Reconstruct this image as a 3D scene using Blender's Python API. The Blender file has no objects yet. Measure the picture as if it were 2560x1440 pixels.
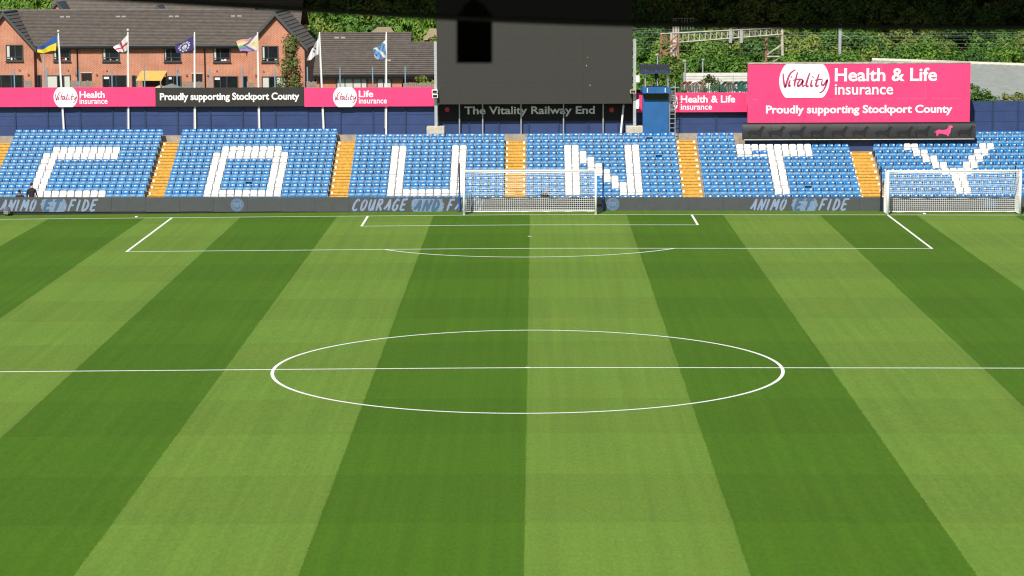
import bpy, bmesh, math, random
import numpy as np
from mathutils import Vector, Matrix
random.seed(7)
sc = bpy.context.scene
COL = sc.collection
R = math.radians

# ------------------------------------------------------------------ camera
CAM = np.array([0.30104, -144.79893, 14.99716])
PITCH, YAW, ROLL, FPX = 0.13163, -0.00921, -0.0049, 6437.6
_fw = np.array([math.sin(YAW)*math.cos(PITCH), math.cos(YAW)*math.cos(PITCH), -math.sin(PITCH)])
_r = np.array([math.cos(YAW), -math.sin(YAW), 0.0]); _u = np.cross(_r, _fw)
_R = _r*math.cos(ROLL)+_u*math.sin(ROLL); _U = -_r*math.sin(ROLL)+_u*math.cos(ROLL)
cd = bpy.data.cameras.new('camera'); cam = bpy.data.objects.new('camera', cd); COL.objects.link(cam)
cd.sensor_width = 36.0; cd.lens = 36.0*FPX/2560.0; cd.clip_start = 0.5; cd.clip_end = 3000
cam.matrix_world = Matrix(((_R[0], _U[0], -_fw[0], CAM[0]), (_R[1], _U[1], -_fw[1], CAM[1]), (_R[2], _U[2], -_fw[2], CAM[2]), (0, 0, 0, 1)))
cd.dof.use_dof = True; cd.dof.focus_distance = 140.0; cd.dof.aperture_fstop = 6.3
sc.camera = cam
def W(u, v, y):            # photo pixel -> point on the plane at depth y
    d = _fw+_R*(u-1280)/FPX+_U*(720-v)/FPX
    return Vector(CAM+d*(y-CAM[1])/d[1])

# ------------------------------------------------------------------ light
SUN_EL, SUN_AZ = R(44), R(15)          # sun behind the camera, a little to the left
wd = bpy.data.worlds.new('World'); sc.world = wd; wd.use_nodes = True
nt = wd.node_tree; bg = nt.nodes['Background']; sky = nt.nodes.new('ShaderNodeTexSky')
sky.sky_type = 'NISHITA'; sky.sun_disc = False; sky.sun_elevation = SUN_EL; sky.sun_rotation = math.pi+SUN_AZ
nt.links.new(sky.outputs[0], bg.inputs[0]); bg.inputs[1].default_value = 0.06
sl = bpy.data.lights.new('sun', 'SUN'); sl.energy = 4.4; sl.angle = R(0.53); sl.color = (1.0, 0.95, 0.87)
so = bpy.data.objects.new('sun', sl); COL.objects.link(so)
_sd = Vector((-math.sin(SUN_AZ)*math.cos(SUN_EL), -math.cos(SUN_AZ)*math.cos(SUN_EL), math.sin(SUN_EL)))
so.rotation_euler = _sd.to_track_quat('Z', 'Y').to_euler(); so.location = (-30, -60, 60)
vs = sc.view_settings; vs.view_transform = 'Standard'; vs.look = 'None'; vs.gamma = 1; vs.exposure = 0.45; vs.use_curve_mapping = False
sc.cycles.use_denoising = True
sc.cycles.filter_width = 1.2
sc.cycles.max_bounces = 6; sc.cycles.transparent_max_bounces = 16

# ------------------------------------------------------------------ materials
MATS = {}
def mat(name, col, rough=0.6, spec=0.5, metal=0.0, var=0.0, vscale=3.0, island=0.0, rnd=0.0, bump=0.0, bscale=30.0, coat=0.0):
    if name in MATS: return MATS[name]
    m = bpy.data.materials.new(name); m.use_nodes = True; t = m.node_tree; b = t.nodes['Principled BSDF']
    b.inputs['Base Color'].default_value = (*col, 1); b.inputs['Roughness'].default_value = rough
    b.inputs['Specular IOR Level'].default_value = spec; b.inputs['Metallic'].default_value = metal
    b.inputs['Coat Weight'].default_value = coat
    last = None
    def chain(fac_socket, amt):
        nonlocal last
        mr = t.nodes.new('ShaderNodeMapRange'); mr.inputs[3].default_value = 1-amt; mr.inputs[4].default_value = 1+amt
        t.links.new(fac_socket, mr.inputs[0])
        mx = t.nodes.new('ShaderNodeMix'); mx.data_type = 'RGBA'; mx.blend_type = 'MULTIPLY'; mx.inputs[0].default_value = 1
        cb = t.nodes.new('ShaderNodeCombineColor')
        for k in range(3): t.links.new(mr.outputs[0], cb.inputs[k])
        if last is None: mx.inputs[6].default_value = (*col, 1)
        else: t.links.new(last, mx.inputs[6])
        t.links.new(cb.outputs[0], mx.inputs[7]); last = mx.outputs[2]
    geo = t.nodes.new('ShaderNodeNewGeometry')
    if var:
        nz = t.nodes.new('ShaderNodeTexNoise'); nz.inputs['Scale'].default_value = vscale; nz.inputs['Detail'].default_value = 6
        t.links.new(geo.outputs['Position'], nz.inputs['Vector'])
        cr = t.nodes.new('ShaderNodeMapRange'); cr.inputs[1].default_value = .3; cr.inputs[2].default_value = .7
        t.links.new(nz.outputs[0], cr.inputs[0]); chain(cr.outputs[0], var)
    if island: chain(geo.outputs['Random Per Island'], island)
    if rnd:
        oi = t.nodes.new('ShaderNodeObjectInfo'); chain(oi.outputs['Random'], rnd)
    if last is not None: t.links.new(last, b.inputs['Base Color'])
    if bump:
        nb = t.nodes.new('ShaderNodeTexNoise'); nb.inputs['Scale'].default_value = bscale; nb.inputs['Detail'].default_value = 4
        t.links.new(geo.outputs['Position'], nb.inputs['Vector'])
        bp = t.nodes.new('ShaderNodeBump'); bp.inputs['Strength'].default_value = bump; bp.inputs['Distance'].default_value = 0.05
        t.links.new(nb.outputs[0], bp.inputs['Height']); t.links.new(bp.outputs[0], b.inputs['Normal'])
    MATS[name] = m; return m

M_white = mat('white_paint', (.8, .8, .78), .35)
M_line = mat('line_paint', (.74, .76, .72), .85, var=.16, vscale=12)
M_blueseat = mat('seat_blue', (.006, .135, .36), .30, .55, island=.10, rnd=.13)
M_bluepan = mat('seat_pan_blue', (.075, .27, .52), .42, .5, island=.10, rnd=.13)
M_whiteseat = mat('seat_white', (.82, .81, .77), .35, .5, rnd=.03)
M_seatframe = mat('seat_frame', (.42, .44, .46), .45, .5, metal=.3)
M_navy = mat('navy_board', (.018, .042, .135), .55, var=.12, vscale=1.3, bump=.15, bscale=6)
M_navypost = mat('navy_post', (.012, .03, .09), .5, var=.1)
M_bluetower = mat('tower_blue', (.009, .097, .28), .55, var=.12, vscale=2)
M_pink = mat('pink_vinyl', (.86, .045, .17), .42, var=.07, vscale=1.2)
M_pinkside = mat('pink_edge', (.75, .05, .16), .45)
M_bvinyl = mat('black_vinyl', (.020, .0185, .016), .5, var=.15, vscale=2)
M_black = mat('black_matt', (.012, .012, .012), .6)
M_conc = mat('concrete', (.30, .255, .2), .9, var=.22, vscale=2.2, bump=.3)
M_concd = mat('concrete_dark', (.2, .175, .145), .9, var=.25, vscale=2.0)
M_concl = mat('concrete_pale', (.46, .42, .34), .9, var=.15, vscale=4)
M_yellow = mat('step_yellow', (.56, .325, .055), .8, var=.25, vscale=7)
M_steel = mat('galvanised', (.5, .52, .54), .4, metal=.5, var=.12, vscale=6)
M_screen = mat('led_screen', (.033, .032, .028), .55, .35, var=.03, vscale=8)
M_led = mat('perimeter_led', (.064, .07, .073), .45, .35, var=.06, vscale=3)
M_ledtxt = mat('led_text', (.2, .26, .39), .5)
M_ledpatch = mat('led_patch', (.15, .215, .33), .5, var=.25, vscale=14)
M_ledblue = mat('led_blue', (.05, .1, .185), .5)
M_signback = mat('sign_black', (.009, .009, .010), .6, .3)
M_grey_txt = mat('grey_lettering', (.78, .82, .84), .5)
M_vscript = mat('script_purple', (.38, .03, .13), .5)
M_red = mat('red_disc', (.6, .02, .04), .5)
M_tile = mat('roof_tile', (.108, .092, .078), .8, var=.18, vscale=2.5, island=.08)
M_verge = mat('verge_grey', (.05, .06, .065), .6)
M_gutter = mat('gutter_black', (.008, .009, .011), .4)
M_frame = mat('window_frame', (.045, .05, .055), .5)
M_glass = mat('window_glass', (.012, .015, .017), .08, .5, var=.3, vscale=1.7)
M_blind = mat('blind_pale', (.5, .52, .46), .7)
M_fence = mat('fence_wood', (.24, .19, .15), .85, var=.25, vscale=6)
M_ply = mat('plywood', (.62, .36, .09), .7, var=.1, vscale=3)
M_trunk = mat('bark', (.12, .09, .065), .9, var=.2)
M_gantry = mat('gantry_paint', (.45, .40, .34), .7, var=.25, vscale=1.5)
M_rust = mat('gantry_rust', (.25, .11, .07), .8, var=.3, vscale=1.2)
M_roofsheet = mat('roof_sheet', (.27, .29, .26), .7, var=.12, vscale=1.2)
M_board = mat('white_boarding', (.6, .59, .54), .8, var=.1)
M_green = mat('palisade_green', (.015, .09, .075), .6)
M_skin = mat('skin', (.42, .22, .15), .55)
M_cloth = mat('dark_cloth', (.012, .012, .016), .9)
M_clothn = mat('navy_cloth', (.013, .017, .035), .9)
M_hair = mat('dark_hair', (.01, .008, .007), .7)
M_net = mat('net_cord', (.8, .8, .78), .8)
M_goalblue = mat('stanchion_blue', (.02, .07, .25), .5)
M_goaldark = mat('stanchion_dark', (.008, .01, .03), .5)
M_gold = mat('finial_gold', (.6, .52, .3), .35)
M_dogdark = mat('print_dark', (.005, .005, .0055), .6, .3)

def grass_mat():
    m = bpy.data.materials.new('pitch_grass'); m.use_nodes = True; t = m.node_tree; N = t.nodes; L = t.links
    b = N['Principled BSDF']; b.inputs['Roughness'].default_value = .75; b.inputs['Specular IOR Level'].default_value = .1
    geo = N.new('ShaderNodeNewGeometry'); sp = N.new('ShaderNodeSeparateXYZ'); L.new(geo.outputs['Position'], sp.inputs[0])
    def math_(op, a, bb=None, c=None):
        n = N.new('ShaderNodeMath'); n.operation = op
        for i, x in enumerate((a, bb, c)):
            if x is None: continue
            if isinstance(x, (int, float)): n.inputs[i].default_value = x
            else: L.new(x, n.inputs[i])
        return n.outputs[0]
    def noise(scale, vec=(1, 1, 1), detail=3, off=0):
        mp = N.new('ShaderNodeMapping'); mp.inputs['Scale'].default_value = vec; mp.inputs['Location'].default_value = (off, off, 0)
        L.new(geo.outputs['Position'], mp.inputs[0])
        n = N.new('ShaderNodeTexNoise'); n.inputs['Scale'].default_value = scale; n.inputs['Detail'].default_value = detail
        L.new(mp.outputs[0], n.inputs['Vector']); return n.outputs[0]
    wob = math_('MULTIPLY', math_('SUBTRACT', noise(.9, (1, .25, 1)), .5), .07)
    fine = math_('MULTIPLY', math_('SUBTRACT', noise(14, (1, 1, 1)), .5), .2)
    x = math_('ADD', math_('ADD', sp.outputs[0], wob), fine)
    ph = math_('PINGPONG', math_('ADD', math_('DIVIDE', x, 5.45), 200.0), 1.0)      # not used for the edge, only its side
    fl = math_('MODULO', math_('FLOOR', math_('ADD', math_('DIVIDE', x, 5.45), 200.0)), 2.0)
    light = math_('SUBTRACT', 1.0, fl)
    inside = math_('LESS_THAN', sp.outputs[1], -0.05)
    light = math_('MULTIPLY', light, inside)
    mid = math_('MULTIPLY', math_('SUBTRACT', 1.0, inside), .42)
    light = math_('ADD', light, mid)
    yb = math_('MODULO', math_('FLOOR', math_('ADD', math_('DIVIDE', math_('ADD', sp.outputs[1], 53.41), 6.27), 200.0)), 2.0)
    mx = N.new('ShaderNodeMix'); mx.data_type = 'RGBA'
    mx.inputs[6].default_value = (.058, .131, .007, 1); mx.inputs[7].default_value = (.120, .204, .028, 1); L.new(light, mx.inputs[0])  # blade-lean sheen of the mown stripes is put into the base colour
    # within-stripe mowing streaks, blotches, grain
    val = math_('ADD', 1.0, math_('MULTIPLY', math_('SUBTRACT', yb, .5), .08))
    val = math_('MULTIPLY', val, math_('ADD', 1.0, math_('MULTIPLY', math_('SUBTRACT', noise(1.7, (1.8, .025, 1), 5, 3), .5), .36)))
    val = math_('MULTIPLY', val, math_('ADD', 1.0, math_('MULTIPLY', math_('SUBTRACT', noise(.16, (1, 1, 1), 3, 7), .5), .12)))
    val = math_('MULTIPLY', val, math_('ADD', 1.0, math_('MULTIPLY', math_('SUBTRACT', noise(11, (1, .3, 1), 7, 1), .5), .48)))
    val = math_('MULTIPLY', val, math_('ADD', 1.0, math_('MULTIPLY', math_('SUBTRACT', noise(2.2, (.25, 2.2, 1), 3, 5), .5), .13)))
    cb = N.new('ShaderNodeCombineColor')
    hue = math_('ADD', 1.0, math_('MULTIPLY', math_('SUBTRACT', noise(.35, (1, 1, 1), 4, 11), .5), .25))
    L.new(math_('MULTIPLY', val, hue), cb.inputs[0]); L.new(val, cb.inputs[1]); L.new(val, cb.inputs[2])
    m2 = N.new('ShaderNodeMix'); m2.data_type = 'RGBA'; m2.blend_type = 'MULTIPLY'; m2.inputs[0].default_value = 1
    L.new(mx.outputs[2], m2.inputs[6]); L.new(cb.outputs[0], m2.inputs[7]); L.new(m2.outputs[2], b.inputs['Base Color'])
    bp = N.new('ShaderNodeBump'); bp.inputs['Strength'].default_value = .35; bp.inputs['Distance'].default_value = .04
    L.new(noise(25, (1, .5, 1), 4, 2), bp.inputs['Height']); L.new(bp.outputs[0], b.inputs['Normal'])
    return m
M_grass = grass_mat()

def brick_mat():
    m = bpy.data.materials.new('red_brick'); m.use_nodes = True; t = m.node_tree; b = t.nodes['Principled BSDF']; b.inputs['Roughness'].default_value = .9
    geo = t.nodes.new('ShaderNodeNewGeometry'); sp = t.nodes.new('ShaderNodeSeparateXYZ'); t.links.new(geo.outputs['Position'], sp.inputs[0])
    ad = t.nodes.new('ShaderNodeMath'); t.links.new(sp.outputs[0], ad.inputs[0]); t.links.new(sp.outputs[1], ad.inputs[1])
    cb = t.nodes.new('ShaderNodeCombineXYZ'); t.links.new(ad.outputs[0], cb.inputs[0]); t.links.new(sp.outputs[2], cb.inputs[1])
    br = t.nodes.new('ShaderNodeTexBrick'); t.links.new(cb.outputs[0], br.inputs['Vector'])
    br.inputs['Color1'].default_value = (.40, .10, .046, 1); br.inputs['Color2'].default_value = (.31, .068, .03, 1); br.inputs['Mortar'].default_value = (.56, .36, .25, 1)
    br.inputs['Scale'].default_value = 1; br.inputs['Brick Width'].default_value = .225; br.inputs['Row Height'].default_value = .075
    br.inputs['Mortar Size'].default_value = .014; br.inputs['Mortar Smooth'].default_value = .2
    nz = t.nodes.new('ShaderNodeTexNoise'); nz.inputs['Scale'].default_value = .8; nz.inputs['Detail'].default_value = 5; t.links.new(geo.outputs['Position'], nz.inputs['Vector'])
    mr = t.nodes.new('ShaderNodeMapRange'); mr.inputs[1].default_value = .3; mr.inputs[2].default_value = .7; mr.inputs[3].default_value = .85; mr.inputs[4].default_value = 1.15
    t.links.new(nz.outputs[0], mr.inputs[0]); cc = t.nodes.new('ShaderNodeCombineColor')
    for k in range(3): t.links.new(mr.outputs[0], cc.inputs[k])
    mx = t.nodes.new('ShaderNodeMix'); mx.data_type = 'RGBA'; mx.blend_type = 'MULTIPLY'; mx.inputs[0].default_value = 1
    t.links.new(br.outputs[0], mx.inputs[6]); t.links.new(cc.outputs[0], mx.inputs[7]); t.links.new(mx.outputs[2], b.inputs['Base Color'])
    return m
M_brick = brick_mat()

def leaf_mat(name, c1, c2):
    m = bpy.data.materials.new(name); m.use_nodes = True; t = m.node_tree; b = t.nodes['Principled BSDF']; b.inputs['Roughness'].default_value = .6
    b.inputs['Specular IOR Level'].default_value = .3
    geo = t.nodes.new('ShaderNodeNewGeometry'); mx = t.nodes.new('ShaderNodeMix'); mx.data_type = 'RGBA'
    mx.inputs[6].default_value = (*c1, 1); mx.inputs[7].default_value = (*c2, 1)
    nz = t.nodes.new('ShaderNodeTexNoise'); nz.inputs['Scale'].default_value = .7; t.links.new(geo.outputs['Position'], nz.inputs['Vector'])
    a = t.nodes.new('ShaderNodeMath'); a.operation = 'MULTIPLY_ADD'; a.inputs[1].default_value = 1.6; a.inputs[2].default_value = -.8; t.links.new(nz.outputs[0], a.inputs[0])
    a2 = t.nodes.new('ShaderNodeMath'); t.links.new(a.outputs[0], a2.inputs[0]); t.links.new(geo.outputs['Random Per Island'], a2.inputs[1]); a2.use_clamp = True
    oi = t.nodes.new('ShaderNodeObjectInfo'); a3 = t.nodes.new('ShaderNodeMath'); a3.operation = 'MULTIPLY_ADD'; a3.inputs[1].default_value = .75; a3.inputs[2].default_value = -.3; t.links.new(oi.outputs['Random'], a3.inputs[0])
    a4 = t.nodes.new('ShaderNodeMath'); a4.use_clamp = True; t.links.new(a2.outputs[0], a4.inputs[0]); t.links.new(a3.outputs[0], a4.inputs[1])
    t.links.new(a4.outputs[0], mx.inputs[0]); t.links.new(mx.outputs[2], b.inputs['Base Color'])
    tr = t.nodes.new('ShaderNodeBsdfTranslucent'); t.links.new(mx.outputs[2], tr.inputs[0])
    ms = t.nodes.new('ShaderNodeMixShader'); ms.inputs[0].default_value = .28
    t.links.new(b.outputs[0], ms.inputs[1]); t.links.new(tr.outputs[0], ms.inputs[2]); t.links.new(ms.outputs[0], t.nodes['Material Output'].inputs[0])
    return m
M_leaf = [leaf_mat('leaf_mid', (.035, .105, .012), (.17, .31, .035)), leaf_mat('leaf_deep', (.026, .085, .013), (.13, .26, .036)),
          leaf_mat('leaf_yellow', (.075, .135, .018), (.26, .33, .06)), leaf_mat('leaf_birch', (.07, .1, .025), (.22, .24, .07))]

# ------------------------------------------------------------------ mesh helpers
class MB:
    def __init__(s): s.v = []; s.f = []; s.m = []
    def add(s, vs, fs, mi=0):
        o = len(s.v); s.v += [tuple(p) for p in vs]; s.f += [tuple(o+i for i in f) for f in fs]; s.m += [mi]*len(fs); return s
    def box(s, x0, x1, y0, y1, z0, z1, mi=0):
        return s.add([(x0, y0, z0), (x1, y0, z0), (x1, y1, z0), (x0, y1, z0), (x0, y0, z1), (x1, y0, z1), (x1, y1, z1), (x0, y1, z1)],
                     [(0, 3, 2, 1), (4, 5, 6, 7), (0, 1, 5, 4), (1, 2, 6, 5), (2, 3, 7, 6), (3, 0, 4, 7)], mi)
    def bar(s, a, b, w, d=None, mi=0):          # square bar between two points
        return s.tube([a, b], [w/2**.5]*2, 4, mi, R(45))
    def tube(s, pts, rad, n=8, mi=0, rot=0.0, cap=True):
        pts = [Vector(p) for p in pts]; rad = rad if isinstance(rad, (list, tuple)) else [rad]*len(pts); vs = []; fs = []
        for i, p in enumerate(pts):
            t = (pts[min(i+1, len(pts)-1)]-pts[max(i-1, 0)]).normalized()
            a = t.cross(Vector((0, 1, 0)) if abs(t.y) < .9 else Vector((1, 0, 0))).normalized(); b = t.cross(a)
            for k in range(n):
                an = rot+2*math.pi*k/n; vs.append(p+(a*math.cos(an)+b*math.sin(an))*rad[i])
        for i in range(len(pts)-1):
            for k in range(n):
                k2 = (k+1) % n; fs.append((i*n+k, i*n+k2, (i+1)*n+k2, (i+1)*n+k))
        if cap:
            fs.append(tuple(range(n))[::-1]); fs.append(tuple((len(pts)-1)*n+k for k in range(n)))
        return s.add(vs, fs, mi)
    def poly(s, p2, y0, y1, mi=0):              # outline in x,z extruded from y0 (front) to y1
        n = len(p2)
        return s.add([(x, y0, z) for x, z in p2]+[(x, y1, z) for x, z in p2],
                     [tuple(range(n)), tuple(range(2*n-1, n-1, -1))]+[(i, i+n, (i+1) % n+n, (i+1) % n) for i in range(n)], mi)
    def build(s, name, mats, parent=None, smooth=False, loc=None):
        me = bpy.data.meshes.new(name); me.from_pydata(s.v, [], s.f)
        for m in (mats if isinstance(mats, (list, tuple)) else [mats]): me.materials.append(m)
        if any(s.m): me.polygons.foreach_set('material_index', s.m)
        if smooth: me.polygons.foreach_set('use_smooth', [True]*len(me.polygons))
        me.update(); return link(name, me, parent, loc)
def link(name, me, parent=None, loc=None):
    o = bpy.data.objects.new(name, me); COL.objects.link(o)
    if loc is not None: o.location = loc
    if parent is not None:
        o.parent = parent
        if loc is None: o.matrix_parent_inverse = Matrix.Translation(-parent.location)
    return o
def fix_normals(o):
    bm = bmesh.new(); bm.from_mesh(o.data); bmesh.ops.recalc_face_normals(bm, faces=bm.faces); bm.to_mesh(o.data); bm.free(); return o
def tag(o, label=None, cat=None, group=None, kind=None):
    if label: o['label'] = label
    if cat: o['category'] = cat
    if group: o['group'] = group
    if kind: o['kind'] = kind
    return o
def thing(name, label, cat, loc=(0, 0, 0), group=None):
    o = bpy.data.objects.new(name, None); COL.objects.link(o); o.location = loc; o.empty_display_size = .2
    return tag(o, label, cat, group)
ORD = ['first', 'second', 'third', 'fourth', 'fifth', 'sixth', 'seventh', 'eighth', 'ninth', 'tenth', 'eleventh', 'twelfth', 'thirteenth', 'fourteenth',
       'fifteenth', 'sixteenth', 'seventeenth', 'eighteenth', 'nineteenth', 'twentieth', 'twenty-first', 'twenty-second', 'twenty-third', 'twenty-fourth']
def bevel_mesh(o, w, seg=1):
    bm = bmesh.new(); bm.from_mesh(o.data); bmesh.ops.bevel(bm, geom=bm.edges[:], offset=w, segments=seg, affect='EDGES'); bm.to_mesh(o.data); bm.free(); return o

def text_part(body, u0, u1, v0, v1, y, m, parent, name='lettering', bold=.022, spc=1.0):
    c = bpy.data.curves.new('txt', 'FONT'); c.body = body; c.offset = bold; c.resolution_u = 4; c.space_character = spc
    to = bpy.data.objects.new('txt', c); COL.objects.link(to); bpy.context.view_layer.update()
    me = bpy.data.meshes.new_from_object(to.evaluated_get(bpy.context.evaluated_depsgraph_get()))
    bpy.data.objects.remove(to); bpy.data.curves.remove(c)
    n = len(me.vertices); a = np.empty(n*3); me.vertices.foreach_get('co', a); a = a.reshape(-1, 3)
    lo, hi = a.min(0), a.max(0); A = W(u0, v1, y); B = W(u1, v0, y)
    sx = (B.x-A.x)/(hi[0]-lo[0]); sz = (B.z-A.z)/(hi[1]-lo[1]); o = np.empty_like(a)
    o[:, 0] = A.x+(a[:, 0]-lo[0])*sx; o[:, 1] = y; o[:, 2] = A.z+(a[:, 1]-lo[1])*sz
    par = list(range(n))
    def fnd(i):
        while par[i] != i: par[i] = par[par[i]]; i = par[i]
        return i
    for f in me.polygons:
        vv = list(f.vertices)
        for q in vv[1:]: par[fnd(q)] = fnd(vv[0])
    isl = {}
    for f in me.polygons: isl.setdefault(fnd(f.vertices[0]), []).append(list(f.vertices))
    for fs in isl.values():
        ids = sorted({i for f in fs for i in f}); mp = {i: k for k, i in enumerate(ids)}
        mb = MB(); mb.add([tuple(o[i]) for i in ids], [[mp[i] for i in f] for f in fs]); mb.build('letter', m, parent)
    bpy.data.meshes.remove(me)
def strokes(segs, place, name, m, parent, y, jag=0.0):
    """brush strokes: each a list of (x, z, width) in own units, placed through place(x, z)"""
    mb = MB(); k = 0
    for st in segs:
        pts = [Vector((p[0], p[1])) for p in st]; w = [p[2] for p in st]; L = []; Rr = []
        for i, p in enumerate(pts):
            t = (pts[min(i+1, len(pts)-1)]-pts[max(i-1, 0)]); t.normalize(); nrm = Vector((-t.y, t.x))
            L.append(p+nrm*w[i]/2); Rr.append(p-nrm*w[i]/2)
        vs = []; k += 1
        for a, b in zip(L, Rr):
            for q in (a, b):
                x, z = place(q.x+random.uniform(-jag, jag), q.y+random.uniform(-jag, jag)); vs.append((x, y-k*.0004, z))
        mb.add(vs, [(2*i, 2*i+1, 2*i+3, 2*i+2) for i in range(len(st)-1)])
    return mb.build(name, m, parent)
def smooth_path(pts, n=5):
    out = []
    for i in range(len(pts)-1):
        p0 = pts[max(i-1, 0)]; p1 = pts[i]; p2 = pts[i+1]; p3 = pts[min(i+2, len(pts)-1)]
        for k in range(n):
            t = k/n
            out.append(tuple(.5*((2*b)+(-a+c)*t+(2*a-5*b+4*c-d)*t*t+(-a+3*b-3*c+d)*t**3) for a, b, c, d in zip(p0, p1, p2, p3)))
    out.append(tuple(pts[-1])); return out

# ================================================================== GROUND AND PITCH
def crown(x): return -.00512*(math.sqrt(x*x+9)-3)
def strip(name, m, xs, ys, zoff):
    mb = MB(); vs = [(x, y, crown(x)+zoff) for y in ys for x in xs]; nx = len(xs)
    mb.add(vs, [(j*nx+i, j*nx+i+1, (j+1)*nx+i+1, (j+1)*nx+i) for j in range(len(ys)-1) for i in range(nx-1)])
    return tag(mb.build(name, m, smooth=True), kind='structure')
xs = [x for x in np.arange(-44, 44.1, 1.0)]
p = strip('pitch', M_grass, xs, [-150, -110, -80, -60, -40, -20, -.2, 2.32], 0)
tag(p, 'striped green football pitch with light and dark mown bands', 'pitch')
g = MB().add([(-900, -400, -.6), (900, -400, -.6), (900, 1500, -.6), (-900, 1500, -.6)], [(0, 1, 2, 3)]).build('ground', mat('rough_ground', (.07, .085, .035), .95, var=.3, vscale=.2))
tag(g, kind='structure')
LW = .125
def vline(name, x0, x1, y0, y1): return strip(name, M_line, [x0, (x0+x1)/2, x1] if x1-x0 < 1 else list(np.linspace(x0, x1, int((x1-x0)/1.0)+2)), [y0, y1], .006)
HALF = 53.41
vline('goal_line', -34, 34, -LW, 0)
vline('halfway_line', -34, 34, -HALF-LW/2, -HALF+LW/2)
vline('penalty_area_front_line', -20.31, 20.24, -16.5, -16.5+LW)
vline('penalty_area_side_line', -20.31, -20.31+LW, -16.5+LW, -LW); vline('penalty_area_side_line', 20.24-LW, 20.24, -16.5+LW, -LW)
vline('goal_area_front_line', -9.22, 9.2, -5.5, -5.5+LW)
vline('goal_area_side_line', -9.22, -9.22+LW, -5.5+LW, -LW); vline('goal_area_side_line', 9.2-LW, 9.2, -5.5+LW, -LW)
vline('touchline', -34, -34+LW, -110, -LW); vline('touchline', 34-LW, 34, -110, -LW)
def ring(name, cx, cy, r, a0, a1, n, zo=.0075):
    mb = MB(); vs = []
    for i in range(n+1):
        a = a0+(a1-a0)*i/n
        for rr in (r-LW, r):
            x = cx+rr*math.cos(a); vs.append((x, cy+rr*math.sin(a), crown(x)+zo))
    mb.add(vs, [(2*i, 2*i+1, 2*i+3, 2*i+2) for i in range(n)]); o = mb.build(name, M_line); fix_normals(o); return tag(o, kind='structure')
ring('centre_circle', 0, -HALF, 9.2, 0, 2*math.pi, 160)
_a = math.acos(5.5/9.15); ring('penalty_arc', 0, -11, 9.15, -math.pi/2-_a, -math.pi/2+_a, 50)
def disc(name, x, y, r):
    mb = MB(); mb.add([(x+r*math.cos(k*.3927), y+r*math.sin(k*.3927), crown(x)+.0095) for k in range(16)], [tuple(range(16))]); return tag(mb.build(name, M_line), kind='structure')
disc('penalty_spot', 0, -11, .11); disc('centre_spot', 0, -HALF, .12)

# ================================================================== STAND
def row_y(r): return 4.6+(10-r)*.8
def row_z(r): return .216+(10-r)*.303
X_L, X_R = -36.0, 33.0
PIT = .4545
AISLES = [(-32.75, -31.57), (-22.47, -21.33), (-11.77, -10.62), (-1.52, -.23), (8.87, 10.14), (19.23, 20.68)]
BLOCKS = {'C': (-31.57, 20), 'O': (-21.33, 21), 'U': (-10.62, 20), 'N': (-.23, 20), 'T': (10.14, 20), 'Y': (20.68, 23)}
terr = bpy.data.objects.new('terrace', None); COL.objects.link(terr); tag(terr, kind='structure')
tag(terr, 'stepped concrete seating terrace behind the goal')
for r in range(0, 12):
    y0 = row_y(r)-.42; y1 = row_y(r)+.42 if r > 0 else 13.35; z = row_z(r)
    if r <= 2:
        MB().box(X_L, 12.75, y0, y1, -.6, z).build('terrace_step', M_conc, terr)
        MB().box(26.9, X_R, y0+.001, y1, -.6, z).build('terrace_step', M_conc, terr)
    else: MB().box(X_L, X_R, y0, y1, -.6, z).build('terrace_step', M_conc, terr)
MB().box(X_L, X_R, 13.22, 14.4, -.6, 3.60).build('back_plinth', M_conc, terr)
walk = tag(MB().box(X_L, X_R, 2.42, 3.37, -.6, -.09).build('walkway', M_concd), kind='structure')

# --- aisles
AN = ['at the far left edge', 'between the C and O seat blocks', 'between the O and U seat blocks', 'between the U and N seat blocks', 'between the N and T seat blocks', 'between the T and Y seat blocks']
for k, (a0, a1) in enumerate(AISLES):
    st = thing('stairway', 'worn yellow concrete stairs '+AN[k], 'stairs', ((a0+a1)/2, 4, 0), 'yellow stairways of the stand')
    top = 0 if k < 5 else 2
    for r in range(top, 11):
        yb = row_y(r)-.42; z = row_z(r)
        b = .03
        MB().box(a0+b, a1-b, yb-.40, yb+.0, -.3, z-.1515+.004).box(a0+b, a1-b, yb-.435, yb-.401, z-.19, z-.1515+.006).build('step', M_yellow, st)
        MB().box(a0+b, a1-b, yb-.004, yb+.3, z-.3, z+.006).box(a0+b, a1-b, yb-.04, yb-.005, z-.036, z+.008).build('step', M_yellow, st)
        if r < 10:
            for sx in ((a0+.13,) if k < 3 else (a0+.13, a1-.13)):
                MB().box(sx-.065, sx+.065, yb-.05, yb-.041, z-.14, z-.015).build('number_plate', M_white, st)
    if k == 5:
        pass

# --- seats
def shell(prof, w0, wprof, thick, nx, bow):
    """curved plastic shell: prof list of (y, z), half width per row"""
    mb = MB(); vs = []; n = len(prof)
    for back in (0, 1):
        for i, (y, z) in enumerate(prof):
            for k in range(nx+1):
                t = k/nx*2-1; vs.append((t*wprof[i], y+bow*t*t*-1+back*thick, z))
    st = n*(nx+1); fs = []
    for i in range(n-1):
        for k in range(nx):
            a = i*(nx+1)+k; fs.append((a, a+1, a+nx+2, a+nx+1)); fs.append((st+a+nx+1, st+a+nx+2, st+a+1, st+a))
    edge = [k for k in range(nx+1)]+[i*(nx+1)+nx for i in range(1, n)]+[(n-1)*(nx+1)+k for k in range(nx-1, -1, -1)]+[i*(nx+1) for i in range(n-2, 0, -1)]
    m = len(edge)
    for i in range(m):
        a, b = edge[i], edge[(i+1) % m]; fs.append((b, a, a+st, b+st))
    mb.add(vs, fs); return mb
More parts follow.
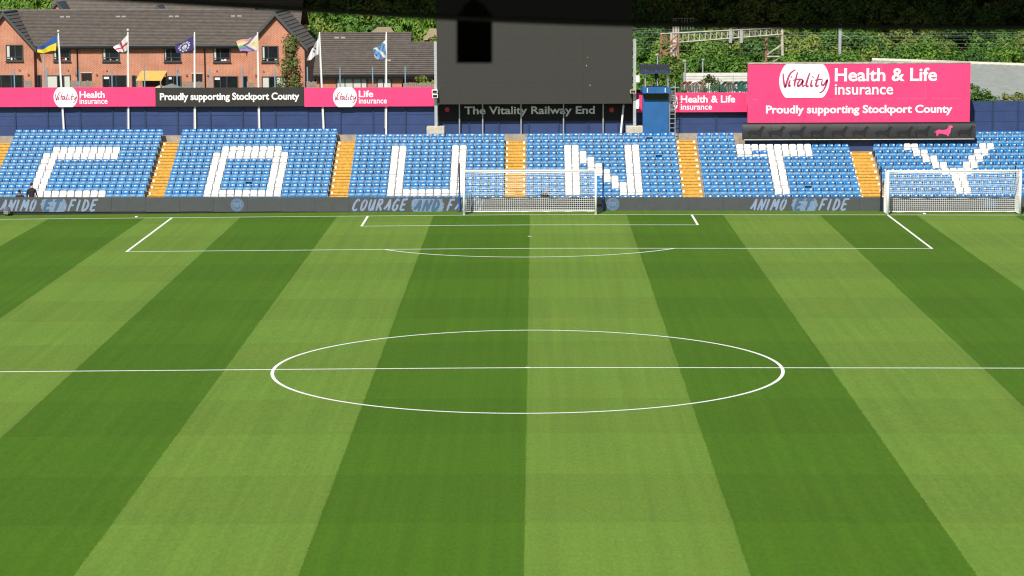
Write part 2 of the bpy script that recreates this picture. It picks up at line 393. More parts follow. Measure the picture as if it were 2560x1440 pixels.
# backrest: upright, rolling back at its top; origin at tread level under the seat
BACK = shell([(.12, .40), (.134, .54), (.141, .61), (.149, .66), (.161, .70), (.179, .74), (.204, .775), (.235, .797)], .21, [.2, .203, .203, .202, .2, .195, .183, .15], .018, 6, .034)
PAN = shell([(.02, .34), (-.03, .41), (-.05, .51), (-.035, .555), (-.01, .57)], .19, [.18, .194, .198, .192, .175], .05, 4, -.02)
def frame_mb():
    mb = MB()
    for s in (-1, 1):
        x = s*.207
        mb.box(x-.009, x+.009, -.02, .15, .34, .59)
    mb.box(-.195, .195, -.03, .05, .574, .592); mb.box(-.03, .03, .05, .1, 0, .42)
    return mb
FRAME = frame_mb()
def mesh_of(mb, name, m, smooth):
    me = bpy.data.meshes.new(name); me.from_pydata(mb.v, [], mb.f); me.materials.append(m)
    if smooth: me.polygons.foreach_set('use_smooth', [True]*len(me.polygons))
    return me
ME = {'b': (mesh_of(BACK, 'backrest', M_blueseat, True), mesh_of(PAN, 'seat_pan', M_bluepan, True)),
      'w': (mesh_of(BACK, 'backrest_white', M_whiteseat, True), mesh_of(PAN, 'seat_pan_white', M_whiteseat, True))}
MEF = mesh_of(FRAME, 'seat_frame', M_seatframe, False)
def white(b, r, c):
    if b == 'C': return (r == 3 and 6 <= c <= 14) or (r == 4 and 5 <= c <= 14) or (5 <= r <= 9 and c in (5, 6)) or (r == 10 and 5 <= c <= 14)
    if b == 'O': return (r == 3 and 6 <= c <= 13) or (r in (4, 10) and 5 <= c <= 14) or (5 <= r <= 9 and c in (5, 6, 13, 14))
    if b == 'U': return (3 <= r <= 10 and c in (5, 6, 13, 14)) or (r == 10 and 5 <= c <= 14)
    if b == 'N': return 3 <= r <= 10 and (c in (5, 6, 13, 14) or (7 <= c <= 12 and r in (c-3, c-2)))
    if b == 'T': return (r in (3, 4) and 5 <= c <= 14) or (5 <= r <= 10 and c in (9, 10))
    if b == 'Y':
        if 3 <= r <= 6: return c in (r+1, r+2, 17-r, 18-r)
        return (r == 7 and 8 <= c <= 11) or (8 <= r <= 10 and c in (9, 10))
def has_seat(b, r, c):
    if r == 0: return b in 'CO'
    if r in (1, 2) and b == 'T': return c < 5
    if r in (1, 2) and b == 'Y': return c >= 14
    return True
seats_w, seats_b = [], []
for b, (x0, n) in BLOCKS.items():
    for r in range(0, 12):
        for c in range(n):
            if not has_seat(b, r, c): continue
            (seats_w if (r < 11 and white(b, r, c)) else seats_b).append((r, b, c, x0+PIT*(c+.5)))
vis = [s for s in seats_b if s[0] <= 10 and s[3] < 29.3 and not (s[1] == 'C' and s[3] < -30.3)]
vis.sort(key=lambda s: -s[0]); indiv = vis[:300]; iset = set(indiv)
rest = [s for s in seats_b if s not in iset]
def jitter(): return random.uniform(-.006, .006), random.uniform(-.02, .02), random.uniform(-.035, .035)
NUM = ['one', 'two', 'three', 'four', 'five', 'six', 'seven', 'eight', 'nine', 'ten', 'eleven']
DROPPED = {('O', 8, 10), ('N', 4, 17), ('T', 9, 13), ('N', 1, 16)}
def seat(s, key):
    r, b, c, x = s
    e = thing('white_stadium_seat' if key == 'w' else 'blue_stadium_seat', '%s tip-up seat in the %s block, row %s above the board, %s from left' % ('white' if key == 'w' else 'blue', b, NUM[10-r], ORD[c]), 'seat', (x, row_y(r), row_z(r)),
              'white seats spelling COUNTY' if key == 'w' else 'blue seats of the stand')
    e.rotation_euler.z = jitter()[1]
    kb, kp = key, key
    if (b, r, c) in (('T', 4, 7), ('T', 4, 8)): kb = 'b'
    o = link('backrest', ME[kb][0], e, (0, 0, 0)); o.rotation_euler.x = jitter()[2]
    o = link('seat_pan', ME[kp][1], e, (0, 0, 0)); o.rotation_euler.x = jitter()[2]
    if (b, r, c) in DROPPED: o.rotation_euler.x = R(-70); o.location = (0, .45, .2)
    link('frame', MEF, e, (0, 0, 0))
for s in seats_w: seat(s, 'w')
for s in indiv: seat(s, 'b')
big = MB()
for r, b, c, x in rest:
    dx, az, ax = jitter(); M = Matrix.Translation((x, row_y(r), row_z(r))) @ Matrix.Rotation(az, 4, 'Z')
    Mt = M @ Matrix.Rotation(ax, 4, 'X'); M2 = M @ Matrix.Rotation(jitter()[2], 4, 'X')
    if (b, r, c) in DROPPED: M2 = M @ Matrix.Translation((0, .45, .2)) @ Matrix.Rotation(R(-70), 4, 'X')
    for src, mm, mi in ((BACK, Mt, 0), (PAN, M2, 1), (FRAME, M, 2)):
        big.add([mm @ Vector(v) for v in src.v], src.f, mi)
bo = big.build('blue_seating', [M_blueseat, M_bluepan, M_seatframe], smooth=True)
tag(bo, 'rows of blue tip-up seats filling the upper terrace', 'seating', kind='stuff')

# ================================================================== BACK WALL
WY = 13.6
def wall(name, label, u_list, x_end, zt_v, base, cat='wall', extra_posts=True):
    t = thing(name, label, cat, (u_list[0], WY, base))
    MB().box(u_list[0], x_end, WY+.1, WY+.16, base, zt_v-.02).build('backing', M_navypost, t)
    for i in range(len(u_list)):
        x0 = u_list[i]; x1 = u_list[i+1] if i+1 < len(u_list) else x_end
        h = 3
        zt = zt_v
        for k in range(3):       # three boards high, small open joints
            za = base+(zt-base)*k/3; zb = base+(zt-base)*(k+1)/3-.012
            MB().box(x0+.05, x1-.05, WY+random.uniform(-.012, .012), WY+.09, za, zb).build('board', M_navy, t)
        MB().box(x0-.05, x0+.05, WY-.06, WY+.12, base-.02, zt+.01).build('post', M_navypost, t)
    return t
ux = [x for x in np.arange(W(38, 300, WY).x-2*2.0, W(1075, 300, WY).x, 2.005)]
wl = wall('back_wall', 'navy boarded wall at the back of the stand, left of the screen', ux, W(1096, 300, WY).x, 5.42, 3.60)
for i, x in enumerate(ux[1:]):
    if x < W(1068, 200, WY).x:
        MB().box(x-.035, x+.035, WY+.05, WY+.11, 5.43, W(300, 172+random.uniform(-6, 4), WY).z).build('post_extension', mat('rod_blue', (.16, .27, .36), .5, metal=.2), wl)
wm = wall('back_wall', 'navy wall under the large screen, carrying a dark sign', list(np.linspace(W(1098, 300, WY).x, W(1545, 300, WY).x, 7)), W(1608, 300, WY).x, 6.3, 3.60)
wr = wall('back_wall', 'navy wall between the blue tower and the big pink hoarding', list(np.linspace(W(1612, 300, WY).x, W(1790, 300, WY).x, 3)), W(1880, 300, WY).x, 5.3, 3.60)
wf = wall('back_wall', 'tall navy wall panel beside the pink hoarding at the far right', list(np.linspace(W(2418, 300, WY).x, W(2545, 300, WY).x, 3)), W(2660, 300, WY).x, W(2500, 252, WY).z, 3.60)

# sign under the screen
SY = 13.52
sg = thing('railway_end_sign', 'black sign reading The Vitality Railway End under the screen', 'sign', tuple(W(1320, 301, SY)))
a, b_ = W(1094, 262, SY), W(1582, 301, SY)
nb = 6
for i in range(nb):
    x0 = a.x+(b_.x-a.x)*i/nb; x1 = a.x+(b_.x-a.x)*(i+1)/nb
    MB().box(x0+.006, x1-.006, SY, SY+.04, b_.z, 6.2).build('sign_panel', M_signback, sg)
text_part('The Vitality Railway End', 1161, 1487, 265, 292, SY-.012, M_grey_txt, sg)
for u, v in ((1118, 274), (1529, 275)):
    c = W(u, v, SY-.01); MB().poly([(c.x+.15*math.cos(k*.4488), c.z+.15*math.sin(k*.4488)) for k in range(14)], SY-.012, SY-.002).build('red_dot', M_red, sg)
for u in (1149, 1207, 1303, 1409, 1508):
    c = W(u, 336, 13.3); o = MB().tube([(c.x, 13.3, 3.60), (c.x, 13.3, 6.6)], .045, 8).build('steel_prop', M_steel)
    tag(o, 'thin grey steel prop under the screen, %s from the left' % ORD[(1149, 1207, 1303, 1409, 1508).index(u)], 'prop', 'steel props under the screen')

# ================================================================== ADVERT BOARDS
def vitality(parent, cu, cv, rpx, y, clip):
    """white clipped disc with the script word"""
    c = W(cu, cv, y); s = (W(cu+100, cv, y).x-c.x)/100.0; r = rpx*s; zc = clip*s
    pts = []
    for k in range(64):
        an = 2*math.pi*k/64; x = r*math.cos(an); z = max(-zc, min(zc, r*math.sin(an))); pts.append((c.x+x, c.z+z))
    o = MB().poly(pts, y, y+.006).build('logo_disc', M_white, parent); fix_normals(o)
    k = rpx/253.0
    def place(x, z): return c.x+(x-365)*k*s, c.z-(z-812)*k*s
    w = 17
    P = lambda pts, ww=w: [(x, z, ww*(.65+.5*math.sin(math.pi*min(1, i/max(1, len(q)-1)))) ) for q in [smooth_path(pts)] for i, (x, z) in enumerate(q)]
    segs = [P([(150, 735), (156, 800), (168, 866), (178, 862), (196, 800), (224, 735), (275, 697)], 19),
            P([(222, 802), (211, 838), (212, 864), (230, 854)], 18), P([(232, 776), (240, 770)], 24),
            P([(296, 722), (276, 800), (265, 850), (275, 866)]), P([(250, 805), (290, 796), (345, 792)], 14),
            P([(352, 800), (325, 798), (300, 835), (300, 864), (325, 850), (352, 805), (345, 845), (352, 866), (372, 852)]),
            P([(420, 728), (398, 790), (384, 845), (392, 868), (408, 858)], 19),
            P([(442, 800), (430, 845), (436, 866), (452, 856)]), P([(447, 776), (455, 770)], 24),
            P([(512, 738), (494, 800), (480, 850), (490, 868), (508, 852)]), P([(470, 806), (505, 798), (550, 794)], 14),
            P([(545, 805), (538, 840), (548, 856), (570, 840), (596, 800), (580, 860), (552, 912), (515, 932)], 17)]
    strokes(segs, place, 'logo_script', M_vscript, parent, y-.002)
AY = 13.22
def board(name, label, u0, u1, v0, v1, y, m, npan, cat='advert board', th=.06, edge=None):
    A = W(u0, v1, y); B = W(u1, v0, y); t = thing(name, label, cat, ((A.x+B.x)/2, y, A.z))
    for i in range(npan):
        x0 = A.x+(B.x-A.x)*i/npan; x1 = A.x+(B.x-A.x)*(i+1)/npan
        MB().box(x0+.006, x1-.006, y+random.uniform(0, .005), y+th, A.z, B.z).build('panel', m, t)
    MB().box(A.x, B.x, y+th, y+th+.06, A.z+.1, A.z+.2).build('rail', M_steel, t); MB().box(A.x, B.x, y+th, y+th+.06, B.z-.2, B.z-.1).build('rail', M_steel, t)
    return t
F = AY-.004
b1 = board('advert_board', 'pink advert board reading Health insurance on the left back wall', -90, 388, 217.5, 268, AY, M_pink, 5)
vitality(b1, 164, 243, 30, F, 24.5); text_part('Health', 199, 261.5, 228, 245, F, M_white, b1); text_part('insurance', 199, 268.5, 246, 260, F, M_white, b1, bold=.012)
b2 = board('advert_board', 'black advert board reading Proudly supporting Stockport County', 388, 761, 218, 267, AY+.004, M_bvinyl, 4)
text_part('Proudly supporting Stockport County', 400, 748, 231, 256, F+.001, M_white, b2, bold=.028)
b3 = board('advert_board', 'pink advert board reading Life insurance beside the screen', 761, 1084, 218, 267, AY, M_pink, 3)
vitality(b3, 862.5, 243, 30, F, 24.5); text_part('Life', 897, 933, 226, 243, F, M_white, b3); text_part('insurance', 897, 967, 245, 259, F, M_white, b3, bold=.012)
b4 = board('advert_board', 'small pink Health and Life board right of the blue tower', 1588, 1868, 231, 281, AY, M_pink, 3)
vitality(b4, 1665, 256, 30, F, 24.5); text_part('Health & Life', 1702, 1838, 238, 257, F, M_white, b4); text_part('insurance', 1702, 1780, 260, 274.5, F, M_white, b4, bold=.012)

# big pink hoarding on its own structure
HY = 10.55
h = thing('pink_hoarding', 'large pink hoarding reading Health and Life insurance above the seats', 'hoarding', tuple(W(2148, 350, HY)))
A = W(1870, 307, HY); B = W(2426, 158, HY); zs = W(2148, 247, HY).z
for i in range(5):
    x0 = A.x+(B.x-A.x)*i/5; x1 = A.x+(B.x-A.x)*(i+1)/5; MB().box(x0+.006, x1-.006, HY+random.uniform(0, .006), HY+.05, zs+.004, B.z).build('panel', M_pink, h)
for i in range(8):
    x0 = A.x+(B.x-A.x)*i/8; x1 = A.x+(B.x-A.x)*(i+1)/8; MB().box(x0+.006, x1-.006, HY-.02+random.uniform(-.003, .003), HY+.05, A.z, zs-.004).build('panel', M_pink, h)
MB().box(A.x, B.x, HY-.03, HY+.9, B.z, B.z+.07).build('top_rail', mat('weathered_rail', (.4, .33, .3), .8, var=.3), h)
for i in range(7):
    x = A.x+.2+(B.x-A.x-.4)*i/6; MB().bar((x, HY+.5, 2.64), (x, HY+.5, B.z), .12).build('support_post', M_steel, h)
    MB().bar((x, HY+1.6, 3.2), (x, HY+.6, B.z-.4), .1).build('brace', M_steel, h)
MB().box(A.x-.02, A.x+.01, HY, HY+.5, A.z, B.z).build('side_panel', M_pinkside, h); MB().box(B.x-.01, B.x+.02, HY, HY+.5, A.z, B.z).build('side_panel', M_pinkside, h)
F2 = HY-.033
vitality(h, 2011, 202.5, 63, F2, 42)
text_part('Health & Life', 2087, 2343, 169, 204, F2, M_white, h); text_part('insurance', 2087, 2233, 210, 237, F2, M_white, h, bold=.012)
text_part('Proudly supporting Stockport County', 1915, 2381, 261.5, 290, F2-.004, M_white, h, bold=.028)
# lower black strip with dog silhouettes
KY = 10.4
M_strip = mat('glossy_strip', (.012, .0115, .011), .3, .6, var=.35, vscale=.9, coat=.6)
k_ = thing('dog_strip', 'glossy black banner strip with dog silhouettes, one of them pink', 'banner', tuple(W(2148, 352, KY)))
A2 = W(1856, 349, KY); B2 = W(2440, 309, KY)
for i in range(8):
    x0 = A2.x+(B2.x-A2.x)*i/8; x1 = A2.x+(B2.x-A2.x)*(i+1)/8
    t0 = .05*math.sin(i*2.1); z0, z1 = A2.z, B2.z
    n = 6; vs = []
    for j in range(n+1):
        q = j/n; zz = z0+(z1-z0)*q; yy = KY-.04+.16*q**2.2+t0*.3*q
        vs += [(x0+.004, yy, zz), (x1-.004, yy, zz)]
    MB().add(vs, [(2*j, 2*j+1, 2*j+3, 2*j+2) for j in range(n)]).build('panel', M_strip, k_, smooth=True)
MB().tube([(A2.x+.1, KY-.05, A2.z-.02), (B2.x-.1, KY-.05, A2.z-.02)], .025, 8).build('lower_rail', M_steel, k_)
MB().box(A2.x, B2.x, KY+.17, KY+.2, A2.z-.02, B2.z+.12).build('backing', M_black, k_)
DOG = [(1420, 105), (1388, 90), (1358, 95), (1343, 128), (1312, 155), (1250, 163), (1192, 155), (1160, 168), (1142, 186), (1115, 190), (1138, 198), (1150, 215), (1153, 243), (1165, 260), (1184, 256), (1176, 240), (1190, 218), (1230, 216), (1292, 231), (1318, 235), (1328, 260), (1352, 257), (1347, 238), (1367, 212), (1378, 180), (1382, 146), (1390, 130), (1414, 120)]
for i, u in enumerate((1890, 1941, 1994, 2046, 2099, 2151, 2210, 2263, 2307, 2359.5, 2415)):
    pts = []
    for X, Z in DOG:
        px = u+(X-1270)/6.4; pz = 300+Z/6.4+(1.5 if u < 2300 else 0); q = W(px, pz, KY-.085); f_ = min(1, max(0, (q.z-A2.z)/(B2.z-A2.z))); pts.append((q.x, q.z, KY-.04+.16*f_**2.2-.03))
    o = MB().add([(a, c_, b) for a, b, c_ in pts], [tuple(range(len(pts)))[::-1]]).build('dog_silhouette', M_pink if i == 9 else M_dogdark, k_)
# navy low wall behind the T and Y blocks
lw = thing('low_wall', 'low navy wall behind the upper T and Y seats under the banner', 'wall', tuple(W(2148, 385, 10.75)))
x0 = W(1862, 370, 10.75).x; x1 = W(2440, 370, 10.75).x
for i in range(7):
    MB().box(x0+(x1-x0)*i/7+.01, x0+(x1-x0)*(i+1)/7-.01, 10.75, 10.85, 2.3, 3.42).build('panel', M_navy, lw)
    MB().box(x0+(x1-x0)*i/7+.5, x0+(x1-x0)*i/7+.9, 10.68, 10.74, 3.2, 3.42).build('bracket', M_navypost, lw)
MB().box(x0, x1, 10.66, 11.2, 3.43, 3.47).build('ledge', M_navypost, lw)

# ================================================================== SCREEN
scr = thing('video_screen', 'large dark grey video screen on two steel posts above the back wall', 'screen', (0.28, 12.6, 3.24))
A = W(1093, 261, 12.3); B = W(1581, -14, 12.3)
nxp, nzp = 8, 5
for i in range(nxp):
    for j in range(nzp):
        x0 = A.x+(B.x-A.x)*i/nxp; x1 = A.x+(B.x-A.x)*(i+1)/nxp; z0 = A.z+(B.z-A.z)*j/nzp; z1 = A.z+(B.z-A.z)*(j+1)/nzp
        MB().box(x0+.0015, x1-.0015, 12.3+random.uniform(0, .003), 12.36, z0+.0015, z1-.0015).build('led_module', M_screen, scr)
MB().box(A.x, B.x, 12.37, 12.85, A.z+.02, B.z).build('housing', M_black, scr)
for u, v, h_ in ((1469, 143, 2.5), (1466, 163, 4), (1475, 212, 4)):
    q = W(u, v, 12.296); MB().poly([(q.x-.014, q.z-.01), (q.x-.006, q.z-.012*h_), (q.x+.01, q.z-.018*h_), (q.x+.014, q.z), (q.x, q.z+.015)], 12.294, 12.299).build('bird_dropping', M_white, scr)
for u, ub, vt in ((1089, 1090, 104), (1586, 1587, 97)):
    q = W(u, vt, 12.55); q2 = W(ub, 318, 12.55); x = (q.x+q2.x)/2
    MB().box(x-.09, x+.09, 12.45, 12.68, q2.z-.05, q.z).build('post', M_steel, scr)
    MB().box(x-.13, x+.13, 12.4, 12.73, q2.z-.06, q2.z).build('base_plate', M_steel, scr)
for (u0, u1, vt, vb) in ((1067, 1111, 316, 340), (1565, 1607, 315, 338)):
    a = W(u0, vb, 12.4); b_ = W(u1, vt, 12.4)
    mb = MB().box(a.x, b_.x, 12.2, 13.1, 3.246, b_.z); o = mb.build('concrete_block', M_concl); bevel_mesh(o, .03)
    tag(o, 'pale concrete block under the %s screen post' % ('left' if u0 < 1200 else 'right'), 'concrete block', 'screen post footings')
def cctv(u, v, label, y=12.3):
    c = W(u, v, y); t = thing('floodlight', label, 'camera', tuple(c))
    MB().box(c.x-.14, c.x+.2, y-.35, y+.1, c.z-.02, c.z+.2).build('housing', M_white, t)
    MB().box(c.x-.10, c.x+.16, y-.37, y-.352, c.z+.02, c.z+.16).build('front_glass', M_glass, t)
    MB().bar((c.x+.05, y+.05, c.z+.05), (c.x+.08, y+.3, c.z-.15), .06).build('bracket', M_white, t)
cctv(1086, 232, 'white upper floodlight camera on the left screen post'); cctv(1087, 243, 'white lower floodlight camera on the left screen post')
def junction(u0, u1, v0, v1, y, label, m=M_white):
    a = W(u0, v1, y); b_ = W(u1, v0, y); o = MB().box(a.x, b_.x, y, y+.15, a.z, b_.z).build('junction_box', m); bevel_mesh(o, .012); tag(o, label, 'junction box', 'boxes on the screen post')
junction(1590, 1599, 189, 206, 12.4, 'small white box high on the right screen post'); junction(1590, 1598, 248, 272, 12.4, 'white box beside the blue tower on the screen post')
o = thing('speaker', 'beige horn speaker on the right screen post', 'speaker', tuple(W(1584, 228, 12.2)))
c = W(1583, 228, 12.2)
MB().box(c.x-.2, c.x+.16, 11.95, 12.15, c.z-.11, c.z+.1).build('horn', mat('beige', (.5, .42, .33), .6), o)
MB().box(c.x-.16, c.x+.12, 11.94, 11.948, c.z-.07, c.z+.06).build('grille', M_black, o)
MB().bar((c.x, 12.1, c.z), (c.x+.1, 12.45, c.z-.15), .07).build('bracket', M_steel, o)
# leaning white pole
p0, p1 = W(1552, 333, 12.9), W(1559, 262, 13.2); tag(MB().tube([p0, p1], .06, 8).build('leaning_pole', M_white), 'white pole leaning against the wall beneath the screen', 'pole')

# ================================================================== BLUE TOWER
TY = 12.25
tw = thing('camera_tower', 'blue camera tower box with roofed filming platform beside the screen', 'tower', tuple(W(1640, 337, TY)))
xa, xb = W(1607, 300, TY).x, W(1672, 300, TY).x; zt = W(1640, 232, TY).z; zp = W(1640, 217, TY).z; zr = W(1640, 176, TY).z
MB().box(xa, xb, TY, 13.15, 3.25, zt).build('tower_wall', M_bluetower, tw)
MB().box(xa-.04, xb+.03, TY-.55, 13.18, zt, zp).build('platform', M_bluetower, tw)
MB().box(xa+.06, xb-.05, TY-.012, TY-.002, W(1640, 249, TY).z, zt-.04).build('window', M_glass, tw)
for s in (xa+.25, xb-.25):
    MB().tube([(s, TY-.58, zt+.05), (s, TY-.58, zp-.05)], .03, 8).build('clamp', M_white, tw)
for x, y in ((xa+.12, TY-.45), (xb-.08, TY-.45), (xa+.12, 13.1), (xb-.08, 13.1)):
    MB().bar((x, y, zp), (x, y, zr+.05), .05).build('roof_post', M_steel, tw)
MB().bar((xa+.12, 13.1, zp+.9), (xa+.8, 13.1, zp+.05), .04).build('roof_post', M_steel, tw)
rf = MB(); n = 26; vs = []
xr0, xr1 = W(1599, 170, TY-.5).x, W(1675, 170, TY-.5).x
for i in range(n+1):
    x = xr0+(xr1-xr0)*i/n; dz = .03*math.cos(i*math.pi)
    vs += [(x, TY-.75, zr+.0+dz), (x, 13.4, zr+.32+dz)]
rf.add(vs, [(2*i, 2*i+2, 2*i+3, 2*i+1) for i in range(n)]); o = rf.build('corrugated_roof', mat('dark_sheet', (.03, .03, .035), .5, var=.2), tw)
MB().box(xr0, xr1, TY-.77, TY-.74, zr-.16, zr-.01).build('fascia', M_navypost, tw)
cm = thing('film_camera', 'black broadcast camera under a rain cover on the tower platform', 'camera', tuple(W(1641, 217, TY+.2)))
c = W(1641, 217, TY+.2)
for dx, dy in ((-.22, -.1), (.22, -.1), (0, .25)): MB().tube([(c.x+dx, TY+.2+dy, zp), (c.x, TY+.2, zp+.55)], .02, 6).build('tripod_leg', M_black, cm)
o = MB().box(c.x-.12, c.x+.12, TY-.1, TY+.45, zp+.5, zp+.8).build('body', M_black, cm); bevel_mesh(o, .03)
o = MB().tube([(c.x, TY-.1, zp+.66), (c.x, TY-.35, zp+.66)], [.08, .1], 12).build('lens', M_black, cm)
MB().box(c.x-.1, c.x+.08, TY+.1, TY+.3, zp+.8, zp+.92).build('viewfinder', M_black, cm)
ld = thing('ladder', 'aluminium ladder fixed to the right side of the blue tower', 'ladder', tuple(W(1681, 333, TY)))
lx0, lx1 = W(1674.5, 300, TY).x, W(1688, 300, TY).x; lt = W(1680, 180, TY).z
for x, tt in ((lx0, W(1680, 216, TY).z), (lx1, W(1680, 204, TY).z)): MB().tube([(x, TY+.1, 3.25), (x, TY+.1, tt)], .025, 6).build('stile', M_steel, ld)
z = 3.45
while z < W(1680, 216, TY).z: MB().tube([(lx0, TY+.1, z), (lx1, TY+.1, z)], .018, 6).build('rung', M_steel, ld); z += .28
MB().tube([(lx0-.1, TY+.1, W(1680, 220, TY).z), (lx1+.25, TY+.1, W(1680, 219, TY).z)], .02, 6).build('guard_rail', M_steel, ld)

# ================================================================== PERIMETER LED BOARD
LY = 2.25
led = thing('perimeter_board', 'long grey LED perimeter board behind the goal line', 'LED board', (0, LY, 0))
e0, e1 = W(-60, 500, LY).x, W(2660, 500, LY).x; nL = 32
def led_z(x): 
    t = (x-(-28.1))/(19.8+28.1); return (.885-.19*t, .055-.19*t)
for i in range(nL):
    x0 = e0+(e1-e0)*i/nL; x1 = e0+(e1-e0)*(i+1)/nL; xm = (x0+x1)/2; zt, zb = led_z(xm)
    mb = MB(); j = random.uniform(-.012, .012); jy = random.uniform(-.006, .006)
    mb.add([(x0+.004, LY-.05+jy, zb+j), (x1-.004, LY-.05+jy, zb+j), (x1-.004, LY-.05+jy, zt), (x0+.004, LY-.05+jy, zt), (x0+.004, LY+.1, zb+j), (x1-.004, LY+.1, zb+j), (x1-.004, LY+.1, zt), (x0+.004, LY+.1, zt)],
           [(0, 1, 2, 3), (5, 4, 7, 6), (3, 2, 6, 7), (1, 5, 6, 2), (4, 0, 3, 7), (0, 4, 5, 1)])
    mb.build('led_panel', M_led, led)
    MB().box(x0, x1, LY+.0, LY+.14, crown(xm)-.06, zb+.02).build('foot_rail', M_black, led)
# brush lettering
LET = {'A': [[(.0, .12), (.35, .42), (.72, 1.0)], [(.72, 1.0), (.78, .5), (.74, .0)], [(.15, .3), (.5, .42), (.85, .45)]],
       'N': [[(.05, .0), (.2, .5), (.3, 1.0)], [(.3, 1.0), (.5, .5), (.62, .0)], [(.62, .0), (.8, .5), (.98, 1.0)]],
       'I': [[(.1, .0), (.25, .5), (.45, 1.0)]],
       'M': [[(.05, .0), (.2, .5), (.3, 1.0)], [(.3, 1.0), (.42, .6), (.5, .3)], [(.5, .3), (.68, .7), (.85, 1.0)], [(.85, 1.0), (.8, .5), (.78, .0)]],
       'O': [[(.6, 1.0), (.2, .75), (.1, .25), (.35, .03), (.7, .3), (.82, .75), (.6, 1.0)]],
       'E': [[(.2, .95), (.15, .5), (.05, .05)], [(.1, .93), (.5, .98), (.95, 1.0)], [(.15, .5), (.4, .53), (.7, .55)], [(.05, .05), (.4, .05), (.75, .1)]],
       'T': [[(.0, .92), (.5, .98), (1.0, 1.0)], [(.5, .98), (.4, .5), (.25, .0)]],
       'F': [[(.25, .95), (.15, .5), (.02, .0)], [(.1, .93), (.5, .98), (.95, .97)], [(.15, .48), (.4, .52), (.7, .5)]],
       'D': [[(.25, 1.0), (.15, .5), (.05, .02)], [(.1, .97), (.6, .9), (.85, .55), (.6, .15), (.05, .02)]],
       'C': [[(.9, .85), (.6, 1.0), (.2, .65), (.1, .2), (.4, .02), (.75, .15)]],
       'U': [[(.2, 1.0), (.08, .4), (.25, .05), (.55, .2), (.85, 1.0)], [(.85, 1.0), (.78, .5), (.75, .0)]],
       'R': [[(.25, 1.0), (.15, .5), (.05, .0)], [(.1, .95), (.6, .98), (.75, .75), (.5, .52), (.2, .5)], [(.35, .5), (.6, .25), (.85, .0)]],
       'G': [[(.9, .85), (.6, 1.0), (.2, .65), (.1, .2), (.4, .02), (.75, .2), (.8, .45)], [(.5, .45), (.8, .45), (.95, .45)]],
       'H': [[(.25, 1.0), (.15, .5), (.05, .0)], [(.95, 1.0), (.85, .5), (.75, .0)], [(.1, .5), (.5, .5), (.9, .52)]]}
WID = {'I': .45, 'M': 1.25, 'N': 1.05}
def brush(word, u0, u1, v0, v1, y, m, parent, wd=.165):
    tot = sum(WID.get(c, .85)+.24 for c in word); x = 0; segs = []
    A = W(u0, v1, y); B = W(u1, v0, y); hz = B.z-A.z
    slant = .22*hz; sxx = (B.x-A.x-slant)/tot
    wz = wd*hz
    for ch in word:
        w = WID.get(ch, .85)
        for st in LET[ch]:
            q = smooth_path([(A.x+(x+px*w)*sxx+pz*slant, A.z+(.04+.92*pz)*hz) for px, pz in st], 5); n = len(q)
            segs.append([(a[0], a[1], wz*(.75+.4*math.sin(i*1.7+len(segs)))*(1.0 if i < n*.75 else .8) if False else wz*(.8+.25*math.sin(math.pi*i/(n-1)))) for i, a in enumerate(q)])
        x += w+.24
    return strokes(segs, lambda a, b: (a, b), 'brush_lettering', m, parent, y, jag=.008)
def patch(u0, u1, v0, v1, y, m, parent):
    A = W(u0, v1, y); B = W(u1, v0, y); L = []; Rr = []; n = 22
    for i in range(n+1):
        t = i/n; z = A.z+(B.z-A.z)*t; wv = .12*math.sin(t*math.pi); j = .14 if i % 2 else 0.0
        L.append((A.x+.12-wv+random.uniform(0, j), z)); Rr.append((B.x-.12+wv-random.uniform(0, j), z))
    mb = MB(); vs = []
    for a, b in zip(L, Rr): vs += [(a[0], y, a[1]), (b[0], y, b[1])]
    mb.add(vs, [(2*i, 2*i+1, 2*i+3, 2*i+2) for i in range(n)]); mb.build('brush_patch', m, parent)
LF = LY-.059
for (w1, p_, w2, mid) in ((('ANIMO', 0, 97), (101, 167), ('FIDE', 170, 251), 'ET'), (('COURAGE', 880, 1025), (1027, 1111), ('FAITH', 1117, 1213), 'AND'), (('ANIMO', 1875, 1973), (1978, 2045), ('FIDE', 2047, 2129), 'ET')):
    o_ = 2.0 if p_[0] < 500 else (1 if p_[0] < 1500 else 0)
    brush(w1[0], w1[1], w1[2], 496+o_, 527+o_, LF, M_ledtxt, led); brush(w2[0], w2[1], w2[2], 496+o_, 527+o_, LF, M_ledtxt, led)
    patch(p_[0], p_[1], 496+o_, 528+o_, LF, M_ledpatch, led); brush(mid, p_[0]+7, p_[1]-5, 497+o_, 527+o_, LF-.014, M_ledblue, led, wd=.2)
